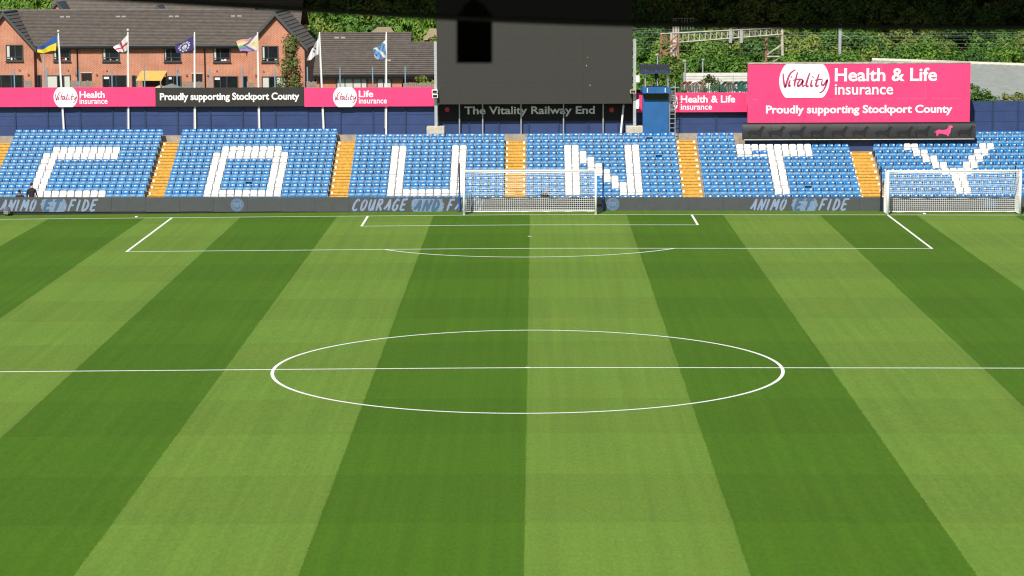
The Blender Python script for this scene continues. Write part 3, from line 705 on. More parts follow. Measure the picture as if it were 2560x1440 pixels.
def crest(u, v, r, y, parent, mb_=mat('crest_blue', (.062, .1, .16), .5), ml=mat('crest_light', (.13, .20, .32), .5)):
    c = W(u, v, y); s = (W(u+100, v, y).x-c.x)/100*r
    def ann(r0, r1, m, dy, nm):
        o = MB(); vs = []; n = 36
        for k in range(n+1):
            a = 2*math.pi*k/n
            for rr in (r0, r1): vs.append((c.x+rr*s*math.cos(a), y-dy, c.z+rr*s*math.sin(a)))
        o.add(vs, [(2*k, 2*k+1, 2*k+3, 2*k+2) for k in range(n)]); fix_normals(o.build(nm, m, parent))
    ann(.0, 1.0, mb_, 0, 'crest_disc'); ann(.93, 1.0, ml, .002, 'crest_ring'); ann(.64, .70, ml, .002, 'crest_ring')
    # lettering dashes round the band and a shield with bars in the middle
    d = MB()
    for k in range(26):
        a = 2*math.pi*k/26+.06; a2 = a+.13
        if abs(math.sin(a)) < .12: continue
        d.add([(c.x+rr*s*math.cos(t), y-.003, c.z+rr*s*math.sin(t)) for rr, t in ((.76, a), (.88, a), (.88, a2), (.76, a2))], [(0, 1, 2, 3)])
    sh = [(-.34, .36), (.34, .36), (.34, 0), (.2, -.3), (0, -.46), (-.2, -.3), (-.34, 0)]
    d.add([(c.x+px*s, y-.003, c.z+pz*s) for px, pz in sh], [tuple(range(7))[::-1]])
    for px in (-.46, .46): d.add([(c.x+(px+q*.07)*s, y-.003, c.z+zz*s) for q, zz in ((-1, -.3), (1, -.3), (1, .4), (-1, .4))], [(0, 1, 2, 3)])
    fix_normals(d.build('crest_marks', ml, parent))
    q = MB()
    for px, pz, w_, h_ in ((-.17, .1, .1, .18), (.17, .1, .1, .18), (0, -.18, .1, .18)):
        q.add([(c.x+(px+a*w_)*s, y-.006, c.z+(pz+b*h_)*s) for a, b in ((-1, 0), (0, -1), (1, 0), (0, 1))], [(0, 1, 2, 3)])
    fix_normals(q.build('crest_marks', mb_, parent))
crest(593, 512.5, 16.3, LF, led); crest(1532, 510.5, 16.3, LF, led); crest(2476, 510, 16.3, LF, led)

# ================================================================== GOALS
def goal(name, label, xl, xr, y0, zg, ystan, stan_m, portable):
    g = thing(name, label, 'goal', ((xl+xr)/2, y0, zg)); H = 2.5
    for x in (xl, xr): MB().tube([(x, y0, zg-.05), (x, y0, zg+H+.06)], .065, 12).build('post', M_white, g, smooth=True)
    MB().tube([(xl-.06, y0, zg+H), (xr+.06, y0, zg+H)], .06, 12).build('crossbar', M_white, g, smooth=True)
    depth = 1.55; yb = y0+depth
    net = MB(); P = .11; rr = .0073
    def strand(pts): net.tube(pts, rr, 3, cap=False)
    sag = lambda t, k: k*math.sin(math.pi*t)
    nb = int((xr-xl)/P); zt = zg+H-.03
    def back(x, t):       # t 0 at ground, 1 at top: hangs slightly slack
        s = (x-xl)/(xr-xl)
        z = zg+.03+(zt-.1-.12*sag(s, 1)-zg)*t
        return (x, yb-.35*t*t*.9+.12*sag(t, 1)+.03*math.sin(x*5+t*4), z)
    for i in range(nb+1):
        x = xl+(xr-xl)*i/nb
        strand([back(x, k/10) for k in range(11)]); 
        tp = back(x, 1); strand([(x, y0+.03, zt), (x, (y0+tp[1])/2, (zt+tp[2])/2-.05), tp])
    for j in range(int(2.4/P)+1):
        t = j/int(2.4/P); strand([back(xl+(xr-xl)*k/24, t) for k in range(25)])
    for j in range(1, 11):
        q = j/10.0; strand([(lambda x: (x, y0+.03+(back(x, 1)[1]-y0)*q, zt+(back(x, 1)[2]-zt)*q-.05*math.sin(math.pi*q)))(xl+(xr-xl)*k/24) for k in range(25)])
    for x in (xl, xr):
        bx = 0.0
        for j in range(14):
            q = j/13; strand([(x, y0+.03+(back(x, t_)[1]-y0-.03)*q, zg+.03+(back(x, t_)[2]-zg-.03)*t_*0+(zg+.03+(zt-zg-.05)*t_-zg-.03)) for t_ in [k/8 for k in range(9)]])
        for j in range(int(2.4/P)+1):
            t = j/int(2.4/P); bk = back(x, t); strand([(x, y0+.03, zg+.03+(zt-zg-.05)*t), ((x), (y0+bk[1])/2, (zg+.03+(zt-zg-.05)*t+bk[2])/2-.02), bk])
    net.build('net', M_net, g)
    MB().tube([(xl, yb, zg+.05), (xr, yb, zg+.05)], .025, 8).build('ground_bar', M_white, g)
    for x in (xl, xr): MB().tube([(x, y0, zg+.05), (x, yb, zg+.05)], .025, 8).build('ground_bar', M_white if portable else M_goaldark, g)
    return g
zg = -.01
goal('goal', 'white goal with net in the middle of the goal line', -3.72, 3.72, 0, crown(3.7), 1.9, M_goalblue, False)
x0g = W(2218.5, 536, -.1).x
goal('goal', 'portable white goal with net at the right end of the goal line', x0g, x0g+7.44, -.22, crown(22), 1.9, M_goaldark, True)
def stanchion(u, vt, vb, y, m, label, gx):
    t = thing('net_stanchion', label, 'net pole', tuple(W(u, vb, y)), 'net poles behind the goals'); q = W(u, vb, y); p = W(u-(1 if u < 1300 else 0), vt, y); zc = q.z
    MB().tube([(q.x, y, zc), (q.x, y, zc+1.2)], .06, 10).build('lower_sleeve', m, t); MB().tube([(q.x, y, zc+1.2), (p.x, y, p.z)], .042, 10).build('pole', M_goaldark if m is M_goalblue else m, t)
    MB().box(q.x-.12, q.x+.12, y-.1, y+.1, zc-.03, zc+.02).build('base', M_black, t)
    MB().tube([(p.x, y, p.z-.1), (gx, y-.7, 2.35+crown(gx))], .008, 5).build('tie_rope', M_goaldark, t)
stanchion(1149, 408, 528.5, 2.0, M_goalblue, 'blue net pole left of the middle goal', -3.65)
stanchion(1508, 408, 528.5, 2.0, M_goalblue, 'blue net pole right of the middle goal', 3.65)
stanchion(2202.5, 415, 528, 2.0, M_goaldark, 'dark net pole left of the portable goal', x0g+.05)
stanchion(2539, 414, 527, 2.0, M_goaldark, 'dark net pole behind the right post of the portable goal', x0g+7.4)

# ================================================================== FLAGPOLES AND FLAGS
def flagpole(u0, v0, u1, label, finial):
    y = 13.42; t_ = W(u0, v0, y); bx = W(u1, 322, y).x
    t = thing('flagpole', label, 'flagpole', (bx, y, 3.6), 'flagpoles along the back wall'); ky = (t_.z-3.6)
    MB().tube([(bx, y, 3.59), ((bx+t_.x)/2, y, 3.6+ky/2), (t_.x, y, t_.z)], [.06, .05, .04], 8).build('pole', M_white, t)
    if finial:
        bm = bmesh.new(); bmesh.ops.create_uvsphere(bm, u_segments=10, v_segments=6, radius=.085); me = bpy.data.meshes.new('finial'); bm.to_mesh(me); bm.free(); me.materials.append(M_gold)
        o = link('finial', me, t); o.location = (t_.x, y, t_.z+.12)
    MB().tube([(t_.x-.06, y-.03, t_.z-.15), (bx-.08, y-.03, 4.0)], .009, 4).build('halyard', M_net, t)
def flag(c4, pal, fn, label, nx=44, nz=30, amp=.14, ph=0.0):
    """c4: hoist top, hoist bottom, fly bottom, fly top in pixels"""
    y = 13.38; HT, HB, FB, FT = [W(*q, y) for q in c4]; mb = MB(); vs = []; fs = []; mi = []
    for j in range(nz+1):
        for i in range(nx+1):
            s, t = i/nx, j/nz; p = (HT*(1-s)+FT*s)*(1-t)+(HB*(1-s)+FB*s)*t
            wv = amp*s**.6*math.sin(s*7.5+t*1.6+ph)
            p = p+Vector((.03*math.sin(s*9+ph+t*2)*s, wv, .07*s*math.sin(s*6.5+ph)-.10*math.sin(s*math.pi)*(1-t)*.4)); vs.append(p)
    for j in range(nz):
        for i in range(nx):
            a = j*(nx+1)+i; mb.f.append((a, a+nx+1, a+nx+2, a+1)); mb.m.append(fn((i+.5)/nx, (j+.5)/nz))
    mb.v = [tuple(v) for v in vs]; o = mb.build('flag', pal, smooth=True); tag(o, label, 'flag', 'flags above the back wall')
    md = o.modifiers.new('cloth', 'SOLIDIFY'); md.thickness = .006
def fm(n, c):
    m = mat('flag_'+n, c, .7)
    if not m.get('tr'):
        t = m.node_tree; b = t.nodes['Principled BSDF']; tr = t.nodes.new('ShaderNodeBsdfTranslucent'); tr.inputs[0].default_value = (*c, 1); ms = t.nodes.new('ShaderNodeMixShader'); ms.inputs[0].default_value = .25
        t.links.new(b.outputs[0], ms.inputs[1]); t.links.new(tr.outputs[0], ms.inputs[2]); t.links.new(ms.outputs[0], t.nodes['Material Output'].inputs[0]); m['tr'] = 1
    return m
fw_, fr, fb, fy, fn_, flb, fbk, fgr = fm('white', (.75, .75, .76)), fm('red', (.6, .04, .05)), fm('blue', (.02, .1, .36)), fm('yellow', (.78, .62, .03)), fm('navy', (.05, .035, .17)), fm('light_blue', (.17, .36, .62)), fm('black', (.02, .02, .03)), fm('green', (.05, .3, .12))
fo, fpu, fpk, fbr, fpy = fm('orange', (.8, .35, .2)), fm('purple', (.25, .1, .45)), fm('pink', (.85, .55, .62)), fm('brown', (.22, .12, .08)), fm('pale_yellow', (.75, .7, .3))
flagpole(146, 83, 160.5, 'leaning white flagpole with gold ball flying a blue and yellow flag', True)
flagpole(320, 80, 321.5, 'white flagpole with gold ball flying a red and white flag', True)
flagpole(486.5, 80, 488, 'white flagpole flying a navy crest flag', False)
flagpole(644, 80, 649, 'white flagpole flying a rainbow flag', False)
flagpole(799, 80, 810, 'white flagpole flying a plain white flag', False)
flagpole(966, 80, 965.5, 'white flagpole flying a light blue flag nearest the screen', False)
flag([(142, 87), (140, 127), (95, 133), (92, 119)], [fb, fy], lambda s, t: 0 if t < .5 else 1, 'blue and yellow striped flag blowing left', ph=.5)
flag([(319, 87), (319, 127), (298, 133), (284, 120)], [fw_, fr], lambda s, t: 1 if (.42 < t < .6 or .4 < s < .56) else 0, 'white flag with a red cross, folded by the wind', amp=.28, ph=2.0)
def cflag(s, t):
    d = math.hypot((s-.55)*1.25, t-.5)
    if d < .2: return 1 if (math.sin(s*60)*math.sin(t*55) < .35) else 2
    if .3 < d < .34: return 1
    if .36 < d < .41 and math.sin(math.atan2(t-.5, s-.55)*11) > 0: return 1
    return 0
flag([(485, 88), (486, 125), (442, 135), (438, 112)], [fn_, fw_, fb], cflag, 'navy flag with a round white club crest', ph=1.0)
def pflag(s, t):
    k = s*1.0+abs(t-.5)*1.05
    if k < .42: return 8 if not (.05 < math.hypot((s-.2)*1.2, t-.45) < .085) else 5
    if k < .50: return 6
    if k < .58: return 7
    if k < .66: return 9
    if k < .71: return 10
    if k < .76: return 11
    return [0, 1, 2, 3, 4, 5][min(5, int(t*6))]
flag([(644, 87), (644, 127), (600, 130), (592, 104)], [fm('faded_red', (.72, .36, .33)), fm('faded_orange', (.8, .55, .36)), fm('faded_yellow', (.78, .7, .36)), fm('faded_green', (.2, .42, .25)), fm('faded_blue', (.2, .22, .45)), fm('faded_purple', (.42, .27, .55)), fw_, fpk, fpy, flb, fbr, fbk], pflag, 'rainbow flag with a chevron at its hoist', ph=2.6)
flag([(797, 93), (796, 136), (768, 153), (780, 122)], [fw_, fbk], lambda s, t: 1 if (math.hypot((s-.45)*1.2, t-.5) < .22 and math.sin(s*30+t*22) > .25) else 0, 'white flag with a dark emblem, drooping', amp=.22, ph=.3)
flag([(966, 98), (966, 145), (939, 150), (934, 124)], [flb, fw_, fb], lambda s, t: 1 if math.sin(s*9+t*7) > .55 else (2 if math.sin(s*17-t*11+1) > .8 else 0), 'light blue flag with white and navy blotches', amp=.24, ph=1.4)

# ================================================================== HOUSES
def X(u, y): return W(u, 150, y).x
def Zv(v, u, y): return W(u, v, y).z
def courses(mb, p00, p10, p01, p11, n, lift=.03, mi=0):
    """stepped tile courses on the quad p00-p10 (eaves) to p01-p11 (ridge)"""
    p00, p10, p01, p11 = map(Vector, (p00, p10, p01, p11)); nrm = (p10-p00).cross(p01-p00).normalized()
    for i in range(n):
        a, b = i/n, (i+1.15)/n; b = min(b, 1)
        A0, A1 = p00.lerp(p01, a), p10.lerp(p11, a); B0, B1 = p00.lerp(p01, b), p10.lerp(p11, b)
        mb.add([A0+nrm*.0, A1+nrm*.0, A1+nrm*lift, A0+nrm*lift, B0+nrm*.004, B1+nrm*.004], [(0, 1, 2, 3), (3, 2, 5, 4)], mi)
def window(parent, u0, u1, v0, v1, y, cols=(.42,), bar=.76, blind=False, name='window'):
    a = W(u0, v1, y); b = W(u1, v0, y); w = MB().box(a.x, b.x, y-.04, y+.08, a.z, b.z)
    f = MB(); t = .07
    f.box(a.x, b.x, y-.06, y+.02, a.z, a.z+t); f.box(a.x, b.x, y-.06, y+.02, b.z-t, b.z); f.box(a.x, a.x+t, y-.06, y+.02, a.z+t, b.z-t); f.box(b.x-t, b.x, y-.06, y+.02, a.z+t, b.z-t)
    xsx = [a.x+(b.x-a.x)*c for c in cols]
    for x in xsx: f.box(x-.03, x+.03, y-.06, y+.02, a.z+t, b.z-t)
    if bar:
        zb = b.z-(b.z-a.z)*bar; f.box(a.x+t, b.x-t, y-.055, y+.015, zb-.025, zb+.025)
    o = f.build(name, M_frame, parent)
    xx = [a.x+t]+xsx+[b.x-t]
    for i in range(len(xx)-1):
        zz = [a.z+t, b.z-t] if not bar else [a.z+t, b.z-(b.z-a.z)*bar, b.z-t]
        for j in range(len(zz)-1):
            q = MB().box(xx[i]+.01, xx[i+1]-.01, y-.012+random.uniform(-.004, .004), y+.01, zz[j], zz[j+1]).build('pane', M_blind if blind and (i % 2 == 0 or blind == 2) else M_glass, o)
    q = MB().box(a.x-.05, b.x+.05, y-.12, y-.002, a.z-.06, a.z-.005).build('sill', M_frame, o)
    if bar:
        ww = b.x-a.x; MB().box(a.x+t+.02, a.x+t+.02+ww*random.uniform(.05, .16), y-.026, y-.016, a.z+t+.1, b.z-t-.02).build('curtain', M_blind, o)
        for k in range(random.randint(1, 3)):
            x = a.x+t+.1+(ww-.4)*random.random(); MB().box(x, x+random.uniform(.06, .22), y-.028, y-.017, a.z+t+.01, a.z+t+random.uniform(.08, .22)).build('ornament', random.choice((M_white, M_blind, M_red, M_concl)), o)
    elif not blind and cols:
        MB().box(a.x+t+.05, a.x+t+.05+(b.x-a.x)*.2, y-.026, y-.016, b.z-t-.22, b.z-t-.05).build('blind', M_white, o)
HYW = 60.0
ho = thing('terraced_house', 'long red brick terrace with grey tiled roof and two gables', 'house', (X(350, HYW), HYW, 2.0))
xl, xr = X(-130, HYW), X(757, HYW); ze = Zv(112, 350, HYW); zr_ = Zv(26, 350, HYW+4.6); yr = HYW+4.6
MB().box(xl, xr-.2, HYW, HYW+9.0, 1.5, ze-.12).build('wall', M_brick, ho)
xrl, xrr = X(13, HYW), X(690, HYW)
mb = MB(); courses(mb, (xrl, HYW-.35, ze-.12), (xrr, HYW-.35, ze-.12), (xrl, yr, zr_), (xrr, yr, zr_), 25, .06)
mb.add([(xrl, yr, zr_), (xrr, yr, zr_), (xrr, HYW+9.5, ze), (xrl, HYW+9.5, ze)], [(0, 1, 2, 3)])
mb.build('roof', M_tile, ho)
MB().tube([(xl, yr, zr_+.02), (X(640, yr), yr, zr_+.02)], .11, 8).build('ridge', M_tile, ho)
xg0, xg1 = X(87, HYW), X(616, HYW)
MB().box(xg0, xg1, HYW-.5, HYW-.36, ze-.2, ze-.08).build('gutter', M_gutter, ho); MB().box(xg0, xg1, HYW-.4, HYW-.02, ze-.3, ze-.205).build('soffit', M_frame, ho)
for uc in (13, 690):
    yf = HYW-.55; xc = X(uc, yf); hw = X(uc+74, yf)-xc; zp_ = Zv(33, uc, yf)
    mb = MB().add([(xc-hw+.08, yf, 1.5), (xc+hw-.08, yf, 1.5), (xc+hw-.08, yf, ze-.1), (xc, yf, zp_-.12), (xc-hw+.08, yf, ze-.1), (xc-hw+.08, yf+9, 1.5), (xc+hw-.08, yf+9, 1.5), (xc+hw-.08, yf+9, ze-.1), (xc, yf+9, zp_-.12), (xc-hw+.08, yf+9, ze-.1)],
                  [(0, 1, 2, 3, 4), (1, 6, 7, 2), (0, 4, 9, 5), (5, 9, 8, 7, 6)])
    mb.build('gable_wall', M_brick, ho)
    yo = yf-.3; yb = yf+10.2; zz = zp_+.06; eo = .28; zeo = ze-.1-eo*1.05
    r1 = MB(); courses(r1, (xc+hw+eo*.6, yo, ze-.32), (xc+hw+eo*.6, yb, ze-.32), (xc, yo, zz), (xc, yb, zz), 11, .045)
    courses(r1, (xc-hw-eo*.6, yb, ze-.32), (xc-hw-eo*.6, yo, ze-.32), (xc, yb, zz), (xc, yo, zz), 11, .045)
    r1.build('gable_roof', M_tile, ho)
    for s in (-1, 1):
        v_ = MB().poly([(xc, zz+.05), (xc+s*(hw+.2), ze-.3), (xc+s*(hw+.2), ze-.55), (xc, zz-.26)], yo-.06, yo); fix_normals(v_.build('bargeboard', M_verge, ho))
    MB().tube([(xc, yo, zz+.02), (xc, yb, zz+.02)], .09, 8).build('ridge', M_verge, ho)
WF = HYW-.03
for (u0, u1, v0, v1) in ((134, 175.5, 113.5, 153), (256.5, 298.5, 113.5, 153.5), (410.5, 452, 114, 154), (533.5, 575.5, 114.5, 155)): window(ho, u0, u1, v0, v1, WF)
for (u0, u1, v0, v1) in ((15.5, 57, 112, 152.5), (654.5, 695.5, 114.5, 155)): window(ho, u0, u1, v0, v1, HYW-.58, cols=(.55,) if u0 < 100 else (.4,))
window(ho, -20, 58, 187, 226, HYW-.58, cols=(.3, .62), bar=0); window(ho, 92.5, 103.5, 187, 226, WF, cols=(), bar=0)
window(ho, 117, 176.5, 187.5, 226, WF, cols=(.45, .72), bar=0, blind=True); window(ho, 257, 317, 188, 226, WF, cols=(.3, .56), bar=0); window(ho, 330, 341, 188.5, 226, WF, cols=(), bar=0)
window(ho, 419, 453, 189, 226, WF, cols=(.45,), bar=0); window(ho, 534, 595, 190, 226, WF, cols=(.28, .55), bar=0); window(ho, 608, 619.5, 190, 226, WF, cols=(), bar=0); window(ho, 655, 715, 190.5, 226, HYW-.58, cols=(.3, .6), bar=0, blind=True)
for (u0, u1, v0, v1) in ((204.5, 229, 182.5, 226), (481, 505.5, 184.5, 226)):
    a = W(u0, v1, WF); b_ = W(u1, v0, WF); MB().box(a.x, b_.x, WF-.01, WF+.02, a.z, b_.z).build('passage_shade_panel', mat('passage_shade', (.015, .008, .006), .9), ho)  # flat dark panel; the shade inside the passage is its colour
    MB().box(a.x-.05, b_.x+.05, WF-.03, WF-.012, b_.z, b_.z+.08).build('lintel', M_concl, ho)
for u in (193.5, 512, 702): 
    x = X(u, WF); MB().tube([(x, WF-.06, 2.2), (x, WF-.06, ze-.2)], .05, 8).build('drainpipe', M_gutter, ho)
for (u, v) in ((71, 186), (190.5, 186), (242, 186.5), (467, 188), (519.5, 188), (640, 188), (49, 175), (170, 175), (267, 176), (443, 177), (542, 177), (659, 178)):
    q = W(u, v, WF-.55 if u < 75 or u > 630 else WF); rr = .09 if v > 180 else .06
    MB().tube([(q.x, q.y+.05, q.z), (q.x, q.y-.06, q.z)], rr, 10).build('vent', M_rust, ho)
for u in (156, 171, 296, 310, 428, 443, 583, 599):    # roof vents
    q = W(u, 43.2, yr-.9); t_ = (HYW-.35); fz = ze-.12+(q.y-t_)/(yr-t_)*(zr_-ze+.12)
    MB().box(q.x-.17, q.x+.17, q.y-.12, q.y+.1, fz-.02, fz+.09).build('roof_vent', mat('vent_grey', (.3, .29, .27), .6), ho)

# rear terrace roof peeking over the ridge
RY = 84.0
rh = thing('terraced_house', 'second brick terrace behind, only its roof and dormer gables showing', 'house', (X(400, RY), RY, 1.5))
xl2, xr2 = X(118, RY), X(752, RY); zt2 = Zv(-12, 400, RY+4.5); ze2 = zt2-2.9
MB().box(xl2+.2, xr2-.2, RY, RY+9, 1, ze2+.1).build('wall', M_brick, rh)
mb = MB(); courses(mb, (xl2, RY-.3, ze2), (xr2, RY-.3, ze2), (xl2, RY+4.5, zt2), (xr2, RY+4.5, zt2), 22, .035); mb.add([(xl2, RY+4.5, zt2), (xr2, RY+4.5, zt2), (xr2, RY+9.3, ze2), (xl2, RY+9.3, ze2)], [(0, 1, 2, 3)]); mb.build('roof', M_tile, rh)
for uc, vp, hwp in ((146, 4, 22), (396, 13, 13), (645, 12, 14)):
    y = RY-.5; xc = X(uc, y); hw = X(uc+hwp, y)-xc; zp_ = Zv(vp, uc, y); zb = zp_-hw*1.15
    MB().poly([(xc-hw, zb-1.5), (xc+hw, zb-1.5), (xc+hw, zb), (xc, zp_-.1), (xc-hw, zb)], y, y+.3).build('dormer_wall', M_brick, rh)
    for s in (-1, 1):
        m_ = MB().add([(xc, y-.2, zp_), (xc+s*(hw+.25), y-.2, zb-.25), (xc+s*(hw+.25), y+4.5, zb-.25), (xc, y+4.5, zp_), (xc, y-.2, zp_-.25), (xc+s*(hw+.25), y-.2, zb-.5)], [(0, 1, 2, 3), (0, 4, 5, 1)]); m_.build('dormer_roof', M_verge, rh)

# bungalow
BY = 50.0
bu = thing('bungalow', 'low brick bungalow with a broad grey tiled roof beside the screen', 'house', (X(930, BY), BY, 2.0))
bx0, bx1 = X(796, BY), X(930 , BY); zeb = Zv(187, 930, BY); ybr = BY+4.8
ze_ = zeb; zrb = Zv(80.5, 930, ybr); zrl = Zv(104, 1060, ybr-1.1)
MB().box(X(789, BY), X(1004, BY), BY, BY+9, 1.5, zeb-.12).build('wall', M_brick, bu)
MB().box(X(1006, BY), X(1046, BY), BY+2, BY+9, 1.5, zeb-.12).build('recessed_wall', M_brick, bu)
xA, xB, xC = X(783, BY), X(1030, ybr), X(1120, BY)
mb = MB(); courses(mb, (xA, BY-.4, zeb), (xB, BY-.4, zeb), (xA, ybr, zrb), (xB, ybr, zrb), 22, .08)
fr_ = (zrl-zeb)/(zrb-zeb); courses(mb, (xB, BY-.4, zeb), (xC, BY-.4, zeb), (xB, BY-.4+(ybr-BY+.4)*fr_, zrl), (xC, BY-.4+(ybr-BY+.4)*fr_, zrl), 17, .08)
mb.add([(xA, ybr, zrb), (xB, ybr, zrb), (xB, BY+9.4, zeb), (xA, BY+9.4, zeb)], [(0, 1, 2, 3)])
mb.add([(xB, ybr, zrb), (xB, BY+4.2, zrl), (xB, BY+6, zrl)], [(0, 1, 2)]); mb.build('roof', M_tile, bu)
MB().box(xA, xC, BY-.52, BY-.41, zeb-.15, zeb-.02).build('gutter', M_gutter, bu); MB().box(xA, xC, BY-.42, BY+.02, zeb-.26, zeb-.155).build('soffit', M_frame, bu)
window(bu, 841, 918, 195, 228, BY-.03, cols=(.28, .54, .8), bar=0, blind=2); window(bu, 942, 979, 195.5, 228, BY-.03, cols=(.45,), bar=0, blind=2)
x = X(800, BY); MB().tube([(x, BY-.06, 2), (x, BY-.06, zeb-.1)], .05, 8).build('drainpipe', M_gutter, bu)
for u, v in ((842, 95), (858, 95), (972, 152)):
    t = (187-v)/(187-80.5); yy = BY-.4+(ybr-BY+.4)*t; q = W(u, v, yy); MB().box(q.x-.17, q.x+.17, yy-.1, yy+.1, zeb+(zrb-zeb)*t-.02, zeb+(zrb-zeb)*t+.1).build('roof_vent', MATS['vent_grey'], bu)

# garden bits
def garden_fence(u0, u1, v0, y, label):
    a = W(u0, v0, y); b_ = W(u1, v0, y); t = thing('garden_fence', label, 'fence', (a.x, y, 2.2), 'garden fences behind the adverts'); x = a.x
    MB().box(a.x, b_.x, y+.03, y+.07, a.z-.35, a.z-.27).build('rail', M_fence, t)
    MB().box(a.x, b_.x, y+.03, y+.07, 2.6, 2.7).build('rail', M_fence, t)
    while x < b_.x-.02:
        MB().box(x, min(x+.13, b_.x), y+random.uniform(-.01, .01), y+.025, 2.2, a.z+random.uniform(-.05, .03)).build('plank', M_fence, t); x += .142
garden_fence(61, 80, 201, 57, 'short dark wooden fence left of the leaning flagpole'); garden_fence(176, 232, 202, 57, 'weathered wooden fence below the left passage opening')
garden_fence(455, 510, 204, 57, 'weathered wooden fence below the right passage opening'); garden_fence(617, 636, 205, 57, 'short wooden fence panel beside the slim house window')
garden_fence(1008, 1086, 207, 47, 'pale picket fence below the bungalow gutter'); garden_fence(766, 792, 204, 48, 'small fence between the birch tree and the bungalow')
sh = thing('timber_shelter', 'timber garden shelter with an ochre plywood roof', 'shelter', tuple(W(378, 217, 56)))
ps = [W(353, 177, 56.6), W(418, 177, 56.6), W(404, 200, 55), W(340, 200, 55)]
MB().add([p for p in ps]+[p-Vector((0, 0, .06)) for p in ps], [(3, 2, 1, 0), (4, 5, 6, 7), (0, 1, 5, 4), (1, 2, 6, 5), (2, 3, 7, 6), (3, 0, 4, 7)]).build('roof', M_ply, sh)
for q in ps: MB().bar((q.x+(.08 if q.x < W(378, 200, 56).x else -.08), q.y, 2.2), (q.x+(.08 if q.x < W(378, 200, 56).x else -.08), q.y, q.z-.06), .09).build('post', M_fence, sh)
MB().box(ps[0].x, ps[1].x, 56.7, 56.75, 2.2, ps[0].z-.5).build('back_board', mat('dark_timber', (.05, .035, .025), .9), sh)
for (u, v, w_, c_, lab) in ((402, 211, .75, (.5, .42, .28), 'folded beige parasol top peeking over the black board'), (429, 208.5, 1.0, (.16, .17, .16), 'grey garden parasol top peeking over the black board')):
    q = W(u, v, 55.5); t = thing('parasol', lab, 'parasol', (q.x, q.y, 2.2)); mb = MB(); m = mat('parasol_%d' % u, c_, .8)
    vs = [(q.x, q.y, q.z)]+[(q.x+w_*math.cos(k*math.pi/4), q.y+w_*math.sin(k*math.pi/4), q.z-.35) for k in range(8)]
    mb.add(vs, [(0, 1+k, 1+(k+1) % 8) for k in range(8)]).build('canopy', m, t); MB().tube([(q.x, q.y, 2.2), (q.x, q.y, q.z)], .025, 6).build('pole', M_steel, t)
def lamp(u, v0, v1, y, label, head=.25):
    q = W(u, v0, y); t = thing('lamp_post', label, 'lamp post', (q.x, y, 1.0)); MB().tube([(q.x, y, -.6), (q.x, y, q.z)], [.08, .05], 8).build('pole', M_steel, t)
    MB().box(q.x-head, q.x+.06, y-.12, y+.12, q.z-.02, q.z+.1).build('lantern', M_steel, t)
lamp(108.5, 131, 217, 42, 'slim grey street lamp in front of the left brick wall')
lamp(1644, 137, 160, 40, 'pale lamp post rising behind the camera tower roof', .15); lamp(1713, 153, 225, 34, 'grey lamp post with square head left of the white boarding', .18); lamp(1757, 150, 180, 45, 'thin lamp post among the bushes above the white boarding', .08)

# ================================================================== RIGHT BACKGROUND BUILDINGS
shd = thing('shed', 'large shed with a pale corrugated sloping roof at the far right', 'shed', tuple(W(2490, 262, 30)))
pa, pb = W(2180, 152, 46), W(2760, 172, 46); pc, pd = W(2260, 258, 26), W(2960, 282, 26); n = 56; vs = []
for i in range(n+1):
    t = i/n; dz = .09*(i % 2)
    a = pa.lerp(pb, t); b_ = pc.lerp(pd, t); vs += [(b_.x-6.5, b_.y, b_.z+dz), (a.x, a.y, a.z+dz)]
MB().add(vs, [(2*i, 2*i+2, 2*i+3, 2*i+1) for i in range(n)]).build('roof', M_roofsheet, shd)
MB().tube([pa+Vector((0, 0, .06)), pb+Vector((0, 0, .06))], .15, 8).build('ridge_cap', mat('ridge_pale', (.5, .48, .4), .7, var=.2), shd)
MB().box(pc.x-3, pd.x-3.6, 26.2, 26.5, -.6, pd.z-.1).build('wall', M_board, shd)
wb = thing('white_boarding', 'white horizontal board wall behind the small pink advert', 'wall', tuple(W(1790, 217, 36)))
a = W(1710, 224, 36); b_ = W(1895, 184, 36); nrow = 6
for i in range(nrow):
    for s in range(3):
        x0 = a.x+(b_.x-a.x)*s/3; x1 = a.x+(b_.x-a.x)*(s+1)/3; z0 = a.z+(b_.z-a.z)*i/nrow
        MB().box(x0+.01, x1-.01, 36+random.uniform(-.02, .02), 36.1, z0+.012, z0+(b_.z-a.z)/nrow-.012).build('board', M_board, wb)
MB().box(a.x, b_.x, 36.1, 37.5, -.6, b_.z).build('backing', M_board, wb)
pf = thing('palisade_fence', 'dark green palisade fence with coils behind it, above the pink advert', 'fence', tuple(W(1740, 232, 30)))
x = W(1600, 220, 30).x
while x < W(1868, 220, 30).x:
    zt = W(1740, 212, 30).z+random.uniform(-.03, .03)
    MB().poly([(x, 2), (x+.07, 2), (x+.07, zt-.08), (x+.035, zt), (x, zt-.08)], 30, 30.02).build('pale', M_green, pf); x += .17
MB().box(W(1600, 220, 30).x, W(1868, 220, 30).x, 30.03, 30.08, W(1740, 218, 30).z, W(1740, 217, 30).z).build('rail', M_green, pf)
